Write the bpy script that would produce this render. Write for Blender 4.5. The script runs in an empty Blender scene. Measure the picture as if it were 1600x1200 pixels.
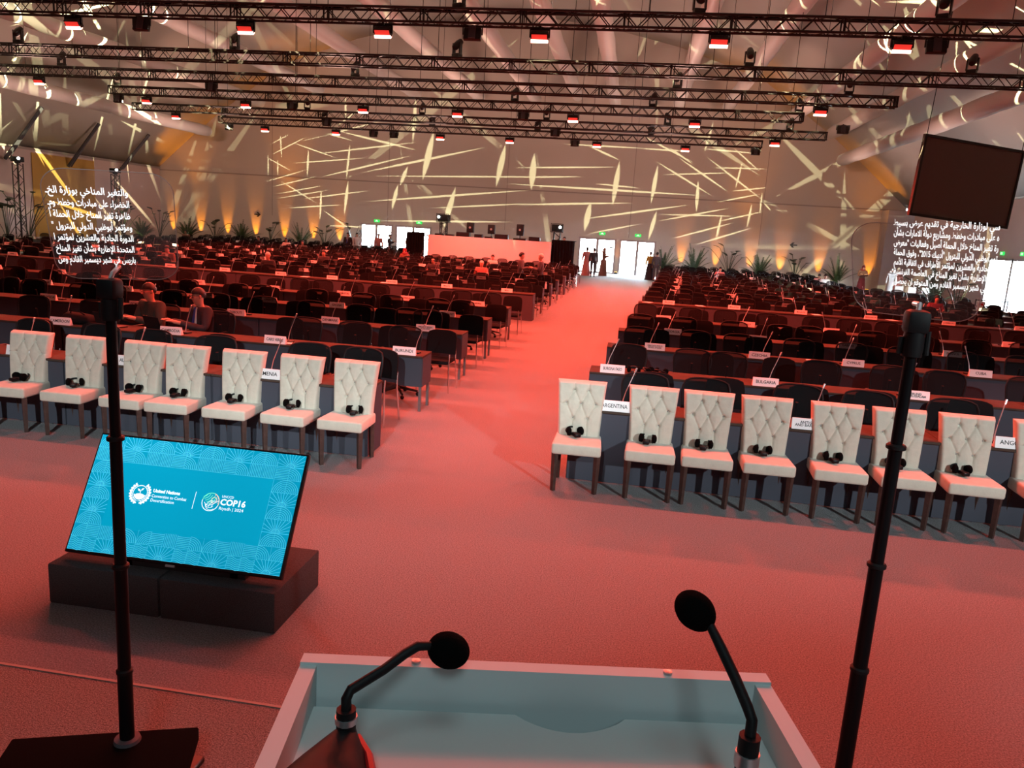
import bpy, bmesh, math, random
from mathutils import Vector, Matrix
import numpy as np
random.seed(7)
PI = math.pi
S = bpy.context.scene
C = S.collection
W3 = Vector

# ------------------------------------------------------------------ camera
H = 2.45                                    # eye height above the hall floor
FPX = 1213.216
_R = ((0.98619585, -0.08978969, 0.13912425), (0.15366404, 0.18327638, -0.97097741), (0.06168557, 0.97895229, 0.19454385))
cam_data = bpy.data.cameras.new('camera')
cam_data.sensor_width = 36; cam_data.lens = FPX / 1600 * 36
cam_data.clip_start = 0.05; cam_data.clip_end = 400
cam = bpy.data.objects.new('camera', cam_data); C.objects.link(cam)
cam.matrix_world = Matrix(_R).to_4x4()
cam.location = (0, 0, H)
S.camera = cam

def at(x, y, Y=None, z=None, X=None):
    "world point seen at photo pixel (x, y) on the plane Y=, z= or X="
    c = Vector(((x-800)/FPX, -(y-600)/FPX, -1)); d = Matrix(_R) @ c; o = Vector((0, 0, H))
    t = Y/d.y if Y is not None else ((z-H)/d.z if z is not None else X/d.x)
    return o + d*t
def px(P):
    q = Matrix(_R).transposed() @ (Vector(P) - Vector((0, 0, H)))
    if q.z > -0.1: return (-9999, -9999)
    return 800+FPX*q.x/-q.z, 600-FPX*q.y/-q.z

# ------------------------------------------------------------------ world, exposure
S.view_settings.view_transform = 'Standard'; S.view_settings.look = 'None'
S.view_settings.gamma = 1; S.view_settings.use_curve_mapping = False
S.view_settings.exposure = -0.12
w = bpy.data.worlds.new('daylight'); S.world = w; w.use_nodes = True
w.node_tree.nodes['Background'].inputs[0].default_value = (0.80, 0.93, 1.0, 1)
w.node_tree.nodes['Background'].inputs[1].default_value = 100.0
S.cycles.use_denoising = True
S.cycles.max_bounces = 6; S.cycles.diffuse_bounces = 3; S.cycles.transparent_max_bounces = 12
S.cycles.sample_clamp_indirect = 4.0

def aim(o, target):
    o.rotation_euler = (Vector(target) - o.location).to_track_quat('-Z', 'Y').to_euler()
def spot(name, loc, target, energy, color, deg=60, blend=0.5, size=0.1, parent=None):
    L = bpy.data.lights.new(name, 'SPOT'); L.energy = energy; L.color = color
    L.spot_size = math.radians(deg); L.spot_blend = blend; L.shadow_soft_size = size
    o = bpy.data.objects.new(name, L); C.objects.link(o); o.location = loc; aim(o, target)
    if parent: o.parent = parent; o.matrix_parent_inverse = parent.matrix_world.inverted()
    return o

# cool white profile spots above the stage, shuttered to the front rows
def shutter_spot(loc, target, energy, color, deg, v0, v1, u0=-9, u1=9, soft=14.0, size=0.12):
    o = spot('stage_wash', loc, target, energy, color, deg, 0.5, size)
    L = o.data; L.use_nodes = True; nt = L.node_tree; N = nt.nodes; K = nt.links
    tc = N.new('ShaderNodeTexCoord'); sx = N.new('ShaderNodeSeparateXYZ'); K.new(tc.outputs['Normal'], sx.inputs[0])
    ab = N.new('ShaderNodeMath'); ab.operation = 'ABSOLUTE'; K.new(sx.outputs[2], ab.inputs[0]); prev = None
    for k, (lo, hi) in enumerate(((u0, u1), (v0, v1))):
        d = N.new('ShaderNodeMath'); d.operation = 'DIVIDE'; K.new(sx.outputs[k], d.inputs[0]); K.new(ab.outputs[0], d.inputs[1])
        for sgn, lim in ((1, lo), (-1, hi)):
            m = N.new('ShaderNodeMath'); m.operation = 'MULTIPLY_ADD'; m.use_clamp = True
            K.new(d.outputs[0], m.inputs[0]); m.inputs[1].default_value = sgn*soft; m.inputs[2].default_value = -sgn*lim*soft+0.5
            if prev is None: prev = m.outputs[0]
            else:
                q = N.new('ShaderNodeMath'); q.operation = 'MULTIPLY'; K.new(prev, q.inputs[0]); K.new(m.outputs[0], q.inputs[1]); prev = q.outputs[0]
    em = next(x for x in N if x.type == 'EMISSION'); K.new(prev, em.inputs['Strength'])
    return o
COOL = (0.86, 0.97, 1.0)
shutter_spot((7.5, -4.5, 5.6), (1.9, 7.4, 0.6), 5900, COOL, 60, -0.075, 0.080, -0.36)
shutter_spot((-1.0, -5.0, 5.6), (-5.0, 7.4, 0.6), 5200, COOL, 52, -0.060, 0.080)
shutter_spot((7.5, -4.5, 5.6), (4.6, 5.0, 0.0), 3600, COOL, 66, -0.45, 0.04, -0.20, 0.35, 7.0)
shutter_spot((-1.0, -5.0, 5.6), (-4.6, 6.2, 0.0), 2600, COOL, 52, -0.05, 0.05, -0.3, 0.16, 10.0)
spot('stage_fill', (1.0, -4.5, 6.4), (0.6, 2.6, 0), 420, (0.72, 0.95, 1.0), 75, 0.9, 0.6)  # unseen lamp added for cool ambient light on the near floor
spot('lectern_fill', (0.2, 0.2, 5.0), (0.0, 0.9, 1.2), 42, (0.62, 0.95, 1.0), 50, 0.8, 0.5)  # added fill that gives the lectern its dim cool ambient
# unseen fill spots added as ambient light on the tent roof
for Y in (11, 22, 33, 44):
    for X in (-18, -8.6, 1): spot('roof_fill', (X, Y, 6.2), (X, Y+0.01, 20), 560, (1.0, 0.58, 0.46), 168, 0.6, 0.6)
    spot('roof_fill', (-24, Y, 4.4), (-32.5, Y, 7.0), 620, (1.0, 0.60, 0.49), 130, 0.8, 0.6)
    spot('roof_fill', (10, Y, 4.4), (15.5, Y, 7.6), 420, (1.0, 0.60, 0.49), 130, 0.8, 0.6)
for X in (-24, -8.6, 6):
    spot('wall_fill', (X, 36, 6.9), (X, 52, 6.5), 2300, (1.0, 0.50, 0.36), 105, 0.8, 0.5)  # added fill spots that lift the back wall, no fixtures here

# ------------------------------------------------------------------ materials
def mat(name, col, rough=0.6, metal=0.0, emit=None, es=0.0, noise=None, bump=None, spec=0.5, sheen=0.0, alpha=None):
    m = bpy.data.materials.new(name); m.use_nodes = True
    nt = m.node_tree; b = nt.nodes['Principled BSDF']
    b.inputs['Base Color'].default_value = (*col, 1); b.inputs['Roughness'].default_value = rough
    b.inputs['Metallic'].default_value = metal; b.inputs['Specular IOR Level'].default_value = spec
    if sheen: b.inputs['Sheen Weight'].default_value = sheen
    if emit: b.inputs['Emission Color'].default_value = (*emit, 1); b.inputs['Emission Strength'].default_value = es
    if noise or bump:
        tc = nt.nodes.new('ShaderNodeTexCoord')
        n = nt.nodes.new('ShaderNodeTexNoise'); sc, amt = noise or bump
        n.inputs['Scale'].default_value = sc; n.inputs['Detail'].default_value = 4
        nt.links.new(tc.outputs['Object'], n.inputs['Vector'])
        if noise:
            r = nt.nodes.new('ShaderNodeValToRGB')
            r.color_ramp.elements[0].position = 0.3; r.color_ramp.elements[1].position = 0.7
            r.color_ramp.elements[0].color = (*[c*(1-amt) for c in col], 1); r.color_ramp.elements[1].color = (*[min(1, c*(1+amt)) for c in col], 1)
            nt.links.new(n.outputs['Fac'], r.inputs['Fac']); nt.links.new(r.outputs['Color'], b.inputs['Base Color'])
        if bump:
            bp = nt.nodes.new('ShaderNodeBump'); bp.inputs['Strength'].default_value = bump[1]; bp.inputs['Distance'].default_value = 0.01
            if noise:
                n2 = nt.nodes.new('ShaderNodeTexNoise'); n2.inputs['Scale'].default_value = bump[0]
                nt.links.new(tc.outputs['Object'], n2.inputs['Vector']); n = n2
            nt.links.new(n.outputs['Fac'], bp.inputs['Height']); nt.links.new(bp.outputs['Normal'], b.inputs['Normal'])
    if alpha is not None:
        out = nt.nodes['Material Output']; mx = nt.nodes.new('ShaderNodeMixShader'); tr = nt.nodes.new('ShaderNodeBsdfTransparent')
        mx.inputs[0].default_value = alpha
        nt.links.new(tr.outputs[0], mx.inputs[1]); nt.links.new(b.outputs[0], mx.inputs[2]); nt.links.new(mx.outputs[0], out.inputs[0])
    return m
M = dict(
    carpet=mat('grey_carpet', (0.25, 0.262, 0.27), 0.95, noise=(110, 0.45), bump=(260, 1.0), spec=0.1),
    stage=mat('stage_carpet', (0.25, 0.24, 0.235), 0.95, noise=(160, 0.5), bump=(260, 1.0), spec=0.1),
    riser=mat('dark_carpet', (0.055, 0.057, 0.058), 0.95, noise=(150, 0.3), bump=(300, 0.8), spec=0.1),
    tent=mat('tent_fabric', (0.50, 0.47, 0.43), 0.8, noise=(0.25, 0.05), bump=(0.7, 0.5)),
    tent2=mat('tent_side_fabric', (0.52, 0.42, 0.40), 0.8, noise=(0.3, 0.05)),
    bay=mat('partition_grey', (0.42, 0.40, 0.42), 0.8),
    seam=mat('tent_seam', (0.30, 0.27, 0.25), 0.8),
    duct=mat('duct_fabric', (0.62, 0.60, 0.58), 0.45),
    black=mat('black_metal', (0.012, 0.012, 0.013), 0.45, 0.3),
    truss=mat('truss_black', (0.02, 0.016, 0.015), 0.42, 0.4),
    plastic=mat('black_plastic', (0.009, 0.009, 0.010), 0.55, spec=0.2),
    gloss=mat('gloss_black', (0.005, 0.005, 0.006), 0.4, spec=0.14),
    foam=mat('foam_black', (0.004, 0.004, 0.004), 0.95, bump=(900, 0.6), spec=0.03),
    chrome=mat('chrome', (0.75, 0.75, 0.75), 0.18, 1.0),
    silver=mat('silver', (0.55, 0.56, 0.58), 0.35, 0.8),
    velvet=mat('cream_velvet', (0.53, 0.50, 0.41), 0.8, sheen=0.2, noise=(14, 0.06), bump=(60, 0.15)),
    darkwood=mat('dark_wood_leg', (0.055, 0.028, 0.022), 0.45, noise=(20, 0.3)),
    desktop=mat('brown_desk_top', (0.062, 0.045, 0.036), 0.7, noise=(6, 0.18), spec=0.03),
    panel=mat('grey_desk_panel', (0.055, 0.059, 0.076), 0.7, spec=0.15),
    leg=mat('grey_metal_leg', (0.20, 0.19, 0.19), 0.4, 0.7),
    mesh=mat('black_chair_mesh', (0.010, 0.010, 0.011), 0.9, alpha=0.80, spec=0.08),
    fabric=mat('black_chair_fabric', (0.009, 0.009, 0.010), 0.9, spec=0.08),
    plate=mat('white_card', (0.82, 0.80, 0.80), 0.5),
    ink=mat('black_ink', (0.01, 0.01, 0.01), 0.6),
    paper=mat('paper', (0.75, 0.75, 0.73), 0.6),
    lectern=mat('white_lectern', (0.58, 0.66, 0.66), 0.5),
    lectern_in=mat('lectern_tray', (0.52, 0.58, 0.57), 0.55),
    screen_back=mat('projection_screen', (0.13, 0.10, 0.098), 0.8, spec=0.1),
    red_lens=mat('red_lens', (0.6, 0.05, 0.04), 0.3, emit=(1, 0.05, 0.035), es=0.7),
    hot_lens=mat('bright_lens', (0.9, 0.4, 0.35), 0.3, emit=(1, 0.42, 0.33), es=9.0),
    white_lens=mat('white_lens', (1, 1, 1), 0.3, emit=(0.9, 1, 0.95), es=8.0),
    amber_lens=mat('amber_lens', (1, 0.5, 0.1), 0.3, emit=(1, 0.5, 0.06), es=4.0),
    green=mat('green_sign', (0.02, 0.5, 0.1), 0.4, emit=(0.03, 0.8, 0.12), es=0.9),
    green_l=mat('green_sign_symbol', (0.5, 1, 0.5), 0.4, emit=(0.35, 1.0, 0.4), es=1.6),
    tv=mat('tv_screen_teal', (0.0, 0.2, 0.3), 0.3, emit=(0.0, 0.34, 0.56), es=0.85),
    tv_in=mat('tv_screen_centre', (0.0, 0.2, 0.3), 0.3, emit=(0.0, 0.36, 0.58), es=0.9),
    tv_line=mat('tv_pattern_line', (0.2, 0.7, 0.8), 0.3, emit=(0.04, 0.52, 0.74), es=0.9),
    tv_white=mat('tv_white', (1, 1, 1), 0.3, emit=(0.85, 0.97, 1), es=1.0),
    tv_green=mat('tv_green', (0.2, 0.8, 0.5), 0.3, emit=(0.12, 0.75, 0.50), es=1.0),
    tv_orange=mat('tv_orange', (0.9, 0.6, 0.4), 0.3, emit=(0.9, 0.62, 0.42), es=1.0),
    prompt=mat('reflected_letters', (1, 1, 1), 0.3, emit=(0.92, 1.0, 1.0), es=1.25),  # glowing letters stand in for the monitor's reflection
    doorframe=mat('door_frame', (0.36, 0.34, 0.36), 0.4, 0.4),
    ground=mat('outside_ground', (0.8, 0.78, 0.72), 0.9),
    console=mat('white_panel', (0.72, 0.66, 0.64), 0.6),
    drape=mat('black_drape', (0.008, 0.008, 0.009), 0.95, spec=0.05),
    leaf=mat('palm_leaf', (0.035, 0.075, 0.025), 0.5),
    leaf2=mat('broad_leaf', (0.03, 0.05, 0.025), 0.45),
    pot=mat('white_pot', (0.55, 0.5, 0.47), 0.6),
    potdark=mat('dark_pot', (0.04, 0.035, 0.03), 0.6),
    skin=mat('skin', (0.50, 0.27, 0.19), 0.55),
    skin2=mat('brown_skin', (0.26, 0.14, 0.09), 0.55),
    hair=mat('black_hair', (0.012, 0.009, 0.008), 0.55),
    white_hair=mat('white_hair', (0.6, 0.58, 0.56), 0.7),
    suit=mat('dark_suit', (0.022, 0.018, 0.024), 0.8),
    greysuit=mat('grey_suit', (0.075, 0.075, 0.09), 0.8),
    olive=mat('olive_jacket', (0.045, 0.043, 0.032), 0.85),
    brown=mat('brown_robe', (0.16, 0.07, 0.05), 0.85),
    redrobe=mat('dark_red_scarf', (0.22, 0.02, 0.03), 0.85),
    pink=mat('pink_shawl', (0.50, 0.16, 0.14), 0.85),
    yellow=mat('yellow_shawl', (0.45, 0.32, 0.05), 0.85),
    whitecloth=mat('white_cloth', (0.7, 0.68, 0.66), 0.8),
    blue=mat('blue_tie', (0.015, 0.04, 0.25), 0.6),
    banner=mat('yellow_banner', (0.42, 0.24, 0.05), 0.8),
    red=mat('red_paint', (0.5, 0.02, 0.02), 0.4),
    glass=mat('prompter_glass', (0.5, 0.5, 0.5), 0.05, alpha=0.06),
    glassrim=mat('glass_edge', (0.30, 0.25, 0.24), 0.3),
    pane=mat('door_glass', (0.8, 0.9, 0.9), 0.05, alpha=0.08),
    decal=mat('window_print', (0.35, 0.6, 0.65), 0.6),
    bluebottle=mat('plastic_bottle', (0.55, 0.6, 0.62), 0.2),
)

# ------------------------------------------------------------------ mesh helpers
class MB:
    def __init__(s): s.v = []; s.f = []
    def add(s, vs, fs):
        n = len(s.v); s.v += [tuple(v) for v in vs]; s.f += [tuple(i+n for i in f) for f in fs]; return s
    def box(s, x0, x1, y0, y1, z0, z1, T=None):
        vs = [Vector((x, y, z)) for z in (z0, z1) for y in (y0, y1) for x in (x0, x1)]
        if T: vs = [T @ v for v in vs]
        return s.add(vs, [(0, 2, 3, 1), (4, 5, 7, 6), (0, 1, 5, 4), (2, 6, 7, 3), (0, 4, 6, 2), (1, 3, 7, 5)])
    def cbox(s, c, d, T=None):
        return s.box(c[0]-d[0]/2, c[0]+d[0]/2, c[1]-d[1]/2, c[1]+d[1]/2, c[2]-d[2]/2, c[2]+d[2]/2, T)
    def tube(s, pts, r, n=8, caps=True, closed=False):
        pts = [Vector(p) for p in pts]; m = len(pts)
        rs = r if isinstance(r, (list, tuple)) else [r]*m
        vs = []; up = None
        for i, p in enumerate(pts):
            a = pts[i-1] if i > 0 else (pts[-1] if closed else p); b = pts[i+1] if i < m-1 else (pts[0] if closed else p)
            t = (b-a).normalized() if (b-a).length > 1e-9 else Vector((0, 0, 1))
            if up is None: up = Vector((0, 0, 1)) if abs(t.z) < 0.9 else Vector((1, 0, 0))
            x = t.cross(up)
            if x.length < 1e-6: x = t.orthogonal()
            x.normalize(); y = x.cross(t).normalized(); up = y
            for k in range(n):
                g = 2*PI*k/n; vs.append(p + x*math.cos(g)*rs[i] + y*math.sin(g)*rs[i])
        fs = []
        for i in range(m if closed else m-1):
            j = (i+1) % m
            for k in range(n): fs.append((i*n+k, i*n+(k+1) % n, j*n+(k+1) % n, j*n+k))
        if caps and not closed: fs.append(tuple(range(n-1, -1, -1))); fs.append(tuple((m-1)*n+k for k in range(n)))
        return s.add(vs, fs)
    def lathe(s, prof, n=16, c=(0, 0, 0)):
        vs = []; c = Vector(c)
        for r, z in prof:
            for k in range(n):
                g = 2*PI*k/n; vs.append(c + Vector((r*math.cos(g), r*math.sin(g), z)))
        fs = [(i*n+k, i*n+(k+1) % n, (i+1)*n+(k+1) % n, (i+1)*n+k) for i in range(len(prof)-1) for k in range(n)]
        fs.append(tuple(range(n-1, -1, -1))); fs.append(tuple((len(prof)-1)*n+k for k in range(n)))
        return s.add(vs, fs)
    def ball(s, c, r, n=12, m=8, T=None):
        rr = r if isinstance(r, (list, tuple)) else (r, r, r); vs = []
        for i in range(m+1):
            a = -PI/2 + PI*i/m
            for k in range(n):
                g = 2*PI*k/n
                v = Vector((rr[0]*math.cos(a)*math.cos(g), rr[1]*math.cos(a)*math.sin(g), rr[2]*math.sin(a)))
                if T: v = T @ v
                vs.append(Vector(c)+v)
        return s.add(vs, [(i*n+k, i*n+(k+1) % n, (i+1)*n+(k+1) % n, (i+1)*n+k) for i in range(m) for k in range(n)])
    def rbox(s, c, d, r=0.02, seg=3, T=None):
        bm = bmesh.new(); bmesh.ops.create_cube(bm, size=1)
        for v in bm.verts: v.co = Vector((v.co.x*d[0], v.co.y*d[1], v.co.z*d[2]))
        bmesh.ops.bevel(bm, geom=bm.edges[:], offset=r, segments=seg, affect='EDGES', profile=0.5)
        bm.verts.index_update(); vs = [v.co + Vector(c) for v in bm.verts]
        if T: vs = [T @ v for v in vs]
        fs = [[v.index for v in f.verts] for f in bm.faces]; bm.free(); return s.add(vs, fs)
    def mesh(s, name, m, smooth=True):
        me = bpy.data.meshes.new(name); me.from_pydata(s.v, [], s.f)
        bm = bmesh.new(); bm.from_mesh(me)
        bmesh.ops.remove_doubles(bm, verts=bm.verts, dist=1e-6)
        bmesh.ops.recalc_face_normals(bm, faces=bm.faces); bm.to_mesh(me); bm.free()
        me.materials.append(m)
        if smooth:
            me.polygons.foreach_set('use_smooth', [True]*len(me.polygons))
            me.set_sharp_from_angle(angle=math.radians(38))
        me.update(); return me
    def obj(s, name, m, parent=None, loc=None, rot=None, smooth=True):
        o = bpy.data.objects.new(name, s.mesh(name, m, smooth)); C.objects.link(o)
        if loc is not None: o.location = loc
        if rot is not None: o.rotation_euler = rot
        if parent: o.parent = parent
        return o
def tag(o, label, cat, group=None, kind=None):
    o['label'] = label; o['category'] = cat
    if group: o['group'] = group
    if kind: o['kind'] = kind
    return o
def thing(name, label, cat, loc=(0, 0, 0), rz=0, group=None):
    o = bpy.data.objects.new(name, None); C.objects.link(o); o.empty_display_size = 0.2
    o.location = loc; o.rotation_euler = (0, 0, rz); return tag(o, label, cat, group)
def struct(o): o['kind'] = 'structure'; return o
def copy_tree(o, parent=None):
    c = o.copy(); C.objects.link(c)
    if parent: c.parent = parent
    for ch in o.children: copy_tree(ch, c)
    return c
def place(proto, used, loc, rz, label, group=None):
    o = proto if not used else copy_tree(proto)
    o.location = loc; o.rotation_euler = (0, 0, rz); o['label'] = label
    if group: o['group'] = group
    return o
ORD = ['zeroth', 'first', 'second', 'third', 'fourth', 'fifth', 'sixth', 'seventh', 'eighth', 'ninth', 'tenth', 'eleventh', 'twelfth', 'thirteenth', 'fourteenth', 'fifteenth', 'sixteenth', 'seventeenth', 'eighteenth', 'nineteenth', 'twentieth', 'twenty-first', 'twenty-second', 'twenty-third', 'twenty-fourth', 'twenty-fifth', 'twenty-sixth', 'twenty-seventh', 'twenty-eighth', 'twenty-ninth', 'thirtieth', 'thirty-first', 'thirty-second', 'thirty-third', 'thirty-fourth']
def text(body, size, m, parent, loc, rot=(PI/2, 0, 0), extrude=0.0005, align='CENTER', name='lettering', bold=0.0, xs=1.0):
    cu = bpy.data.curves.new(name, 'FONT'); cu.body = body; cu.size = size; cu.extrude = extrude
    cu.align_x = align; cu.align_y = 'CENTER'; cu.resolution_u = 2; cu.offset = bold; cu.space_line = 0.85
    cu.materials.append(m)
    o = bpy.data.objects.new(name, cu); C.objects.link(o); o.location = loc; o.rotation_euler = rot; o.scale = (xs, 1, 1)
    if parent: o.parent = parent
    return o

# ------------------------------------------------------------------ hall shell
YW = 52.0; XL, XR = -33.4, 16.4; XC = -8.6
prof = [(24.9, 5.2), (22.1, 7.6), (20.2, 9.1), (15.5, 12.4), (10.4, 14.1), (6, 15.1), (0, 15.9)]
P2 = [(XC-x, z) for x, z in prof] + [(XC+x, z) for x, z in prof[::-1][1:]]
b = MB().box(-34, 17.2, -8, YW+0.2, -0.1, 0.0); struct(b.obj('floor', M['carpet']))
b = MB()
vs = []; n = len(P2)
NY = 20
for j in range(NY+1):
    y = -8 + (YW+8)*j/NY
    for x, z in P2: vs.append((x, y, z))
b.add(vs, [(j*n+i, j*n+i+1, (j+1)*n+i+1, (j+1)*n+i) for j in range(NY) for i in range(n-1)])
ro = b.obj('ceiling', M['tent']); struct(ro); sm = ro.modifiers.new('s', 'SOLIDIFY'); sm.thickness = 0.05; sm.offset = 1
b = MB().box(XL-0.12, XL, -8, YW, 0, 5.25); struct(b.obj('wall_left', M['tent2']))
# right wall with a doorway
ry0, ry1 = 33.0, 39.7
b = MB().box(XR, XR+0.12, -8, ry0, 0, 5.25).box(XR, XR+0.12, ry1, YW, 0, 5.25).box(XR, XR+0.12, ry0, ry1, 2.55, 5.25)
struct(b.obj('wall_right', M['tent2']))
# back wall: gable polygon above the door head, piers beside the doors
DH = 2.28
gaps = [(-18.6, -16.3), (-16.1, -13.6), (-3.62, -1.15), (-0.95, 1.40)]
b = MB(); xs = [XL] + [g for p in gaps for g in p] + [XR]
for i in range(0, len(xs), 2): b.box(xs[i], xs[i+1], YW, YW+0.12, 0, DH)
fr = [(XL, DH)] + [(XR, DH)] + [(x, z) for x, z in P2[::-1]]
nn = len(fr)
b.add([(x, YW, z) for x, z in fr] + [(x, YW+0.12, z) for x, z in fr],
      [tuple(range(nn)), tuple(range(2*nn-1, nn-1, -1))] + [(i, (i+1) % nn, nn+(i+1) % nn, nn+i) for i in range(nn)])
struct(b.obj('wall_back', M['tent'], smooth=False))
b = MB().box(-34, 17.2, -8.1, -8, 0, 16); struct(b.obj('wall_front', M['drape']))
b = MB()
for x in (-25, -16.7, -8.6, -0.4, 7.8): b.box(x-0.02, x+0.02, YW-0.012, YW, 2.4, 12)
b.box(XL, XR, YW-0.02, YW, 5.02, 5.10); struct(b.obj('trim_1', M['seam'], smooth=False))
b = MB().box(XL, XL+0.06, -8, YW, 5.12, 5.24); struct(b.obj('trim_2', M['seam'], smooth=False))
b = MB().box(XR-0.06, XR, -8, YW, 5.12, 5.24); struct(b.obj('trim_3', M['seam'], smooth=False))
b = MB().box(14.9, XR, 50.6, YW, 0, 5.0); struct(b.obj('wall_bay', M['bay'], smooth=False))
b = MB().box(-60, 60, YW+0.3, 110, -0.3, -0.02); struct(b.obj('ground_back', M['ground']))
b = MB().box(XR+0.9, 70, 10, YW, -0.3, -0.02); struct(b.obj('ground_side', M['ground']))
# doors
def glazed_door(nm, x0, x1, z1, flip=0, prints=0):
    fw = 0.13; b = MB()
    y0, y1 = YW-0.03, YW+0.10
    b.box(x0, x1, y0, y1, z1-fw, z1).box(x0, x0+fw, y0, y1, 0, z1-fw).box(x1-fw, x1, y0, y1, 0, z1-fw)
    xm = (x0+x1)/2; b.box(xm-0.09, xm+0.09, y0, y1, 0, z1-fw)
    if prints: b.box(x0+fw, x1-fw, y0, y1, 0, 0.10)
    f = struct(b.obj(nm, M['doorframe'], smooth=False))
    for k, (a, c) in enumerate(((x0+fw, xm-0.09), (xm+0.09, x1-fw))):
        if not prints and k == 0: continue
        MB().box(a, c, YW+0.03, YW+0.045, 0.05, z1-fw).obj('pane', M['pane'], f, smooth=False)
        if prints:
            d = MB(); rnd = random.Random(k+3)
            for q in range(7):
                cx = rnd.uniform(a+0.15, c-0.15); cz = rnd.uniform(0.7, 1.95); ww = rnd.uniform(0.08, 0.28)
                d.box(cx-ww/2, cx+ww/2, YW+0.02, YW+0.03, cz-0.03, cz+0.03)
            d.obj('window_print', M['decal'], f, smooth=False)
    return f
glazed_door('door_1', *gaps[0], DH)
glazed_door('door_2', *gaps[1], DH, prints=1)
glazed_door('door_3', *gaps[2], DH, prints=1)
glazed_door('door_4', *gaps[3], DH)
b = MB()
for y in (ry0, 35.2, 37.2, ry1-0.2): b.box(XR-0.03, XR+0.1, y, y+0.2, 0, 2.55)
b.box(XR-0.03, XR+0.1, ry0, ry1, 2.45, 2.56)
f = struct(b.obj('door_5', M['doorframe'], smooth=False))
MB().box(XR+0.03, XR+0.045, 37.5, ry1-0.12, 0.05, 2.45).obj('pane', M['pane'], f, smooth=False)

# stage
b = MB().box(-8, 8, -6, 2.25, 0, 0.8); struct(b.obj('floor_stage', M['stage'], smooth=False))
b = MB().box(-8, 8, 2.25, 2.262, 0.70, 0.803); struct(b.obj('trim_4', M['seam'], smooth=False))

# ducts
dn = 0
def duct(x_end, y_end, Y1, Y0=2, r=0.34):
    global dn
    e = at(x_end, y_end, Y=Y1); dn += 1
    b = MB(); pts = []; rs = []; N = 40
    for i in range(N+1):
        y = Y1 - (Y1-Y0)*i/N
        pts.append((e.x, y, e.z)); rs.append(r*(1+0.05*math.sin(i*2.1)) if i else r*0.5)
    pts.insert(1, (e.x, Y1-0.06, e.z)); rs.insert(1, r*0.95)
    return tag(b.tube(pts, rs, 20).obj('air_duct', M['duct']), 'pale fabric air duct along the roof, %s duct from the left' % ORD[dn], 'duct', 'air ducts under the tent roof')
for x, y in ((325, 205), (408, 160), (500, 140), (652, 148), (750, 152), (838, 155), (903, 150), (962, 162), (1060, 165), (1137, 168), (1216, 200), (1300, 208), (1316, 250)):
    duct(x, y, 48.5)
# bracing struts under the eave
for k, (a, c, Ya, Yc) in enumerate((((66, 168), (8, 248), 27, 27), ((155, 192), (107, 260), 35, 35), ((233, 208), (189, 264), 43, 43))):
    q = at(*c, X=XL+0.12); p = at(*a, Y=q.y)
    while p.z > 5.2+(p.x-XL)*0.82: p.z -= 0.05
    d = MB().tube([q, p], 0.09, 6).tube([q+Vector((0, 0.25, 0)), p], 0.03, 6)
    tag(d.obj('roof_strut', M['greysuit']), 'dark slanting roof strut, %s of three along the left eave' % ('nearest', 'middle', 'farthest')[k], 'strut', 'roof struts at the left eave')

# ------------------------------------------------------------------ trusses and fixtures
ZT = 6.6
def truss_Y(ym): return 14.5*(ZT-H)/(at(800, ym, Y=14.5).z-H)      # distance at which a truss at ZT crosses photo height ym
TR = [(truss_Y(29), -17, None, 1598), (truss_Y(103), -20, None, None), (truss_Y(138), -24, None, 1403), (truss_Y(166), None, 173, 1259), (truss_Y(192), None, 209, 1300), (truss_Y(208), None, 343, 1200)]
print('truss', [round(t_[0], 1) for t_ in TR])
def box_truss(Y, x0, x1, z, label, s=0.27):
    t = thing('lighting_truss', label, 'truss', ((x0+x1)/2, Y, z), 0, 'lighting trusses across the hall')
    cx = (x0+x1)/2; h = s/2; b = MB()
    for y in (-h, h):
        for zz in (-h, h): b.tube([(x0-cx, y, zz), (x1-cx, y, zz)], 0.026, 6)
    b.obj('chord', M['truss'], t)
    b = MB(); x = x0-cx; L = x1-cx; i = 0; step = s*0.95
    while x < L-0.01:
        xe = min(x+step, L)
        for y in (-h, h):
            b.tube([(x, y, -h if i % 2 else h), (xe, y, h if i % 2 else -h)], 0.011, 4)
        for zz in (-h, h):
            b.tube([(x, -h if i % 2 else h, zz), (xe, h if i % 2 else -h, zz)], 0.011, 4)
        if i % 8 == 0:
            for y in (-h, h):
                b.box(x-0.015, x+0.015, y-0.012, y+0.012, -h, h); b.box(x+0.07, x+0.09, y-0.012, y+0.012, -h, h)
        x = xe; i += 1
    b.box(L-0.03, L, -h, h, -h, h)
    b.obj('lattice', M['truss'], t, smooth=False)
    b = MB().tube([(x0-cx, 0.05, h+0.02)] + [(x0-cx + (x1-x0)*k/30, 0.05+0.03*math.sin(k*1.7), h+0.02+0.018*math.sin(k*2.3)) for k in range(1, 31)], 0.018, 5)
    b.obj('cable', M['drape'], t)
    nw = max(3, int((x1-x0)/3.4))
    for k in range(nw+1):
        xx = x0-cx+0.4+(x1-x0-0.8)*k/nw
        X = xx+cx; rel = abs(X-XC)
        zr = np.interp(rel, [p[0] for p in prof[::-1]], [p[1] for p in prof[::-1]])
        MB().tube([(xx, 0, h), (xx, 0, zr-z-0.05)], 0.009, 4).obj('hanging_wire', M['truss'], t)
    return t
names_t = ['nearest', 'second nearest', 'third nearest', 'fourth', 'fifth', 'farthest']
for k, (Y, xw, pl, pr) in enumerate(TR):
    x0 = xw if xw is not None else at(pl, 150, Y=Y).x
    x1 = at(pr, 150, Y=Y).x if pr else 12.5
    z = ZT
    box_truss(Y, x0, x1, z, 'black lighting truss across the hall, %s to the stage' % names_t[k])

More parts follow.
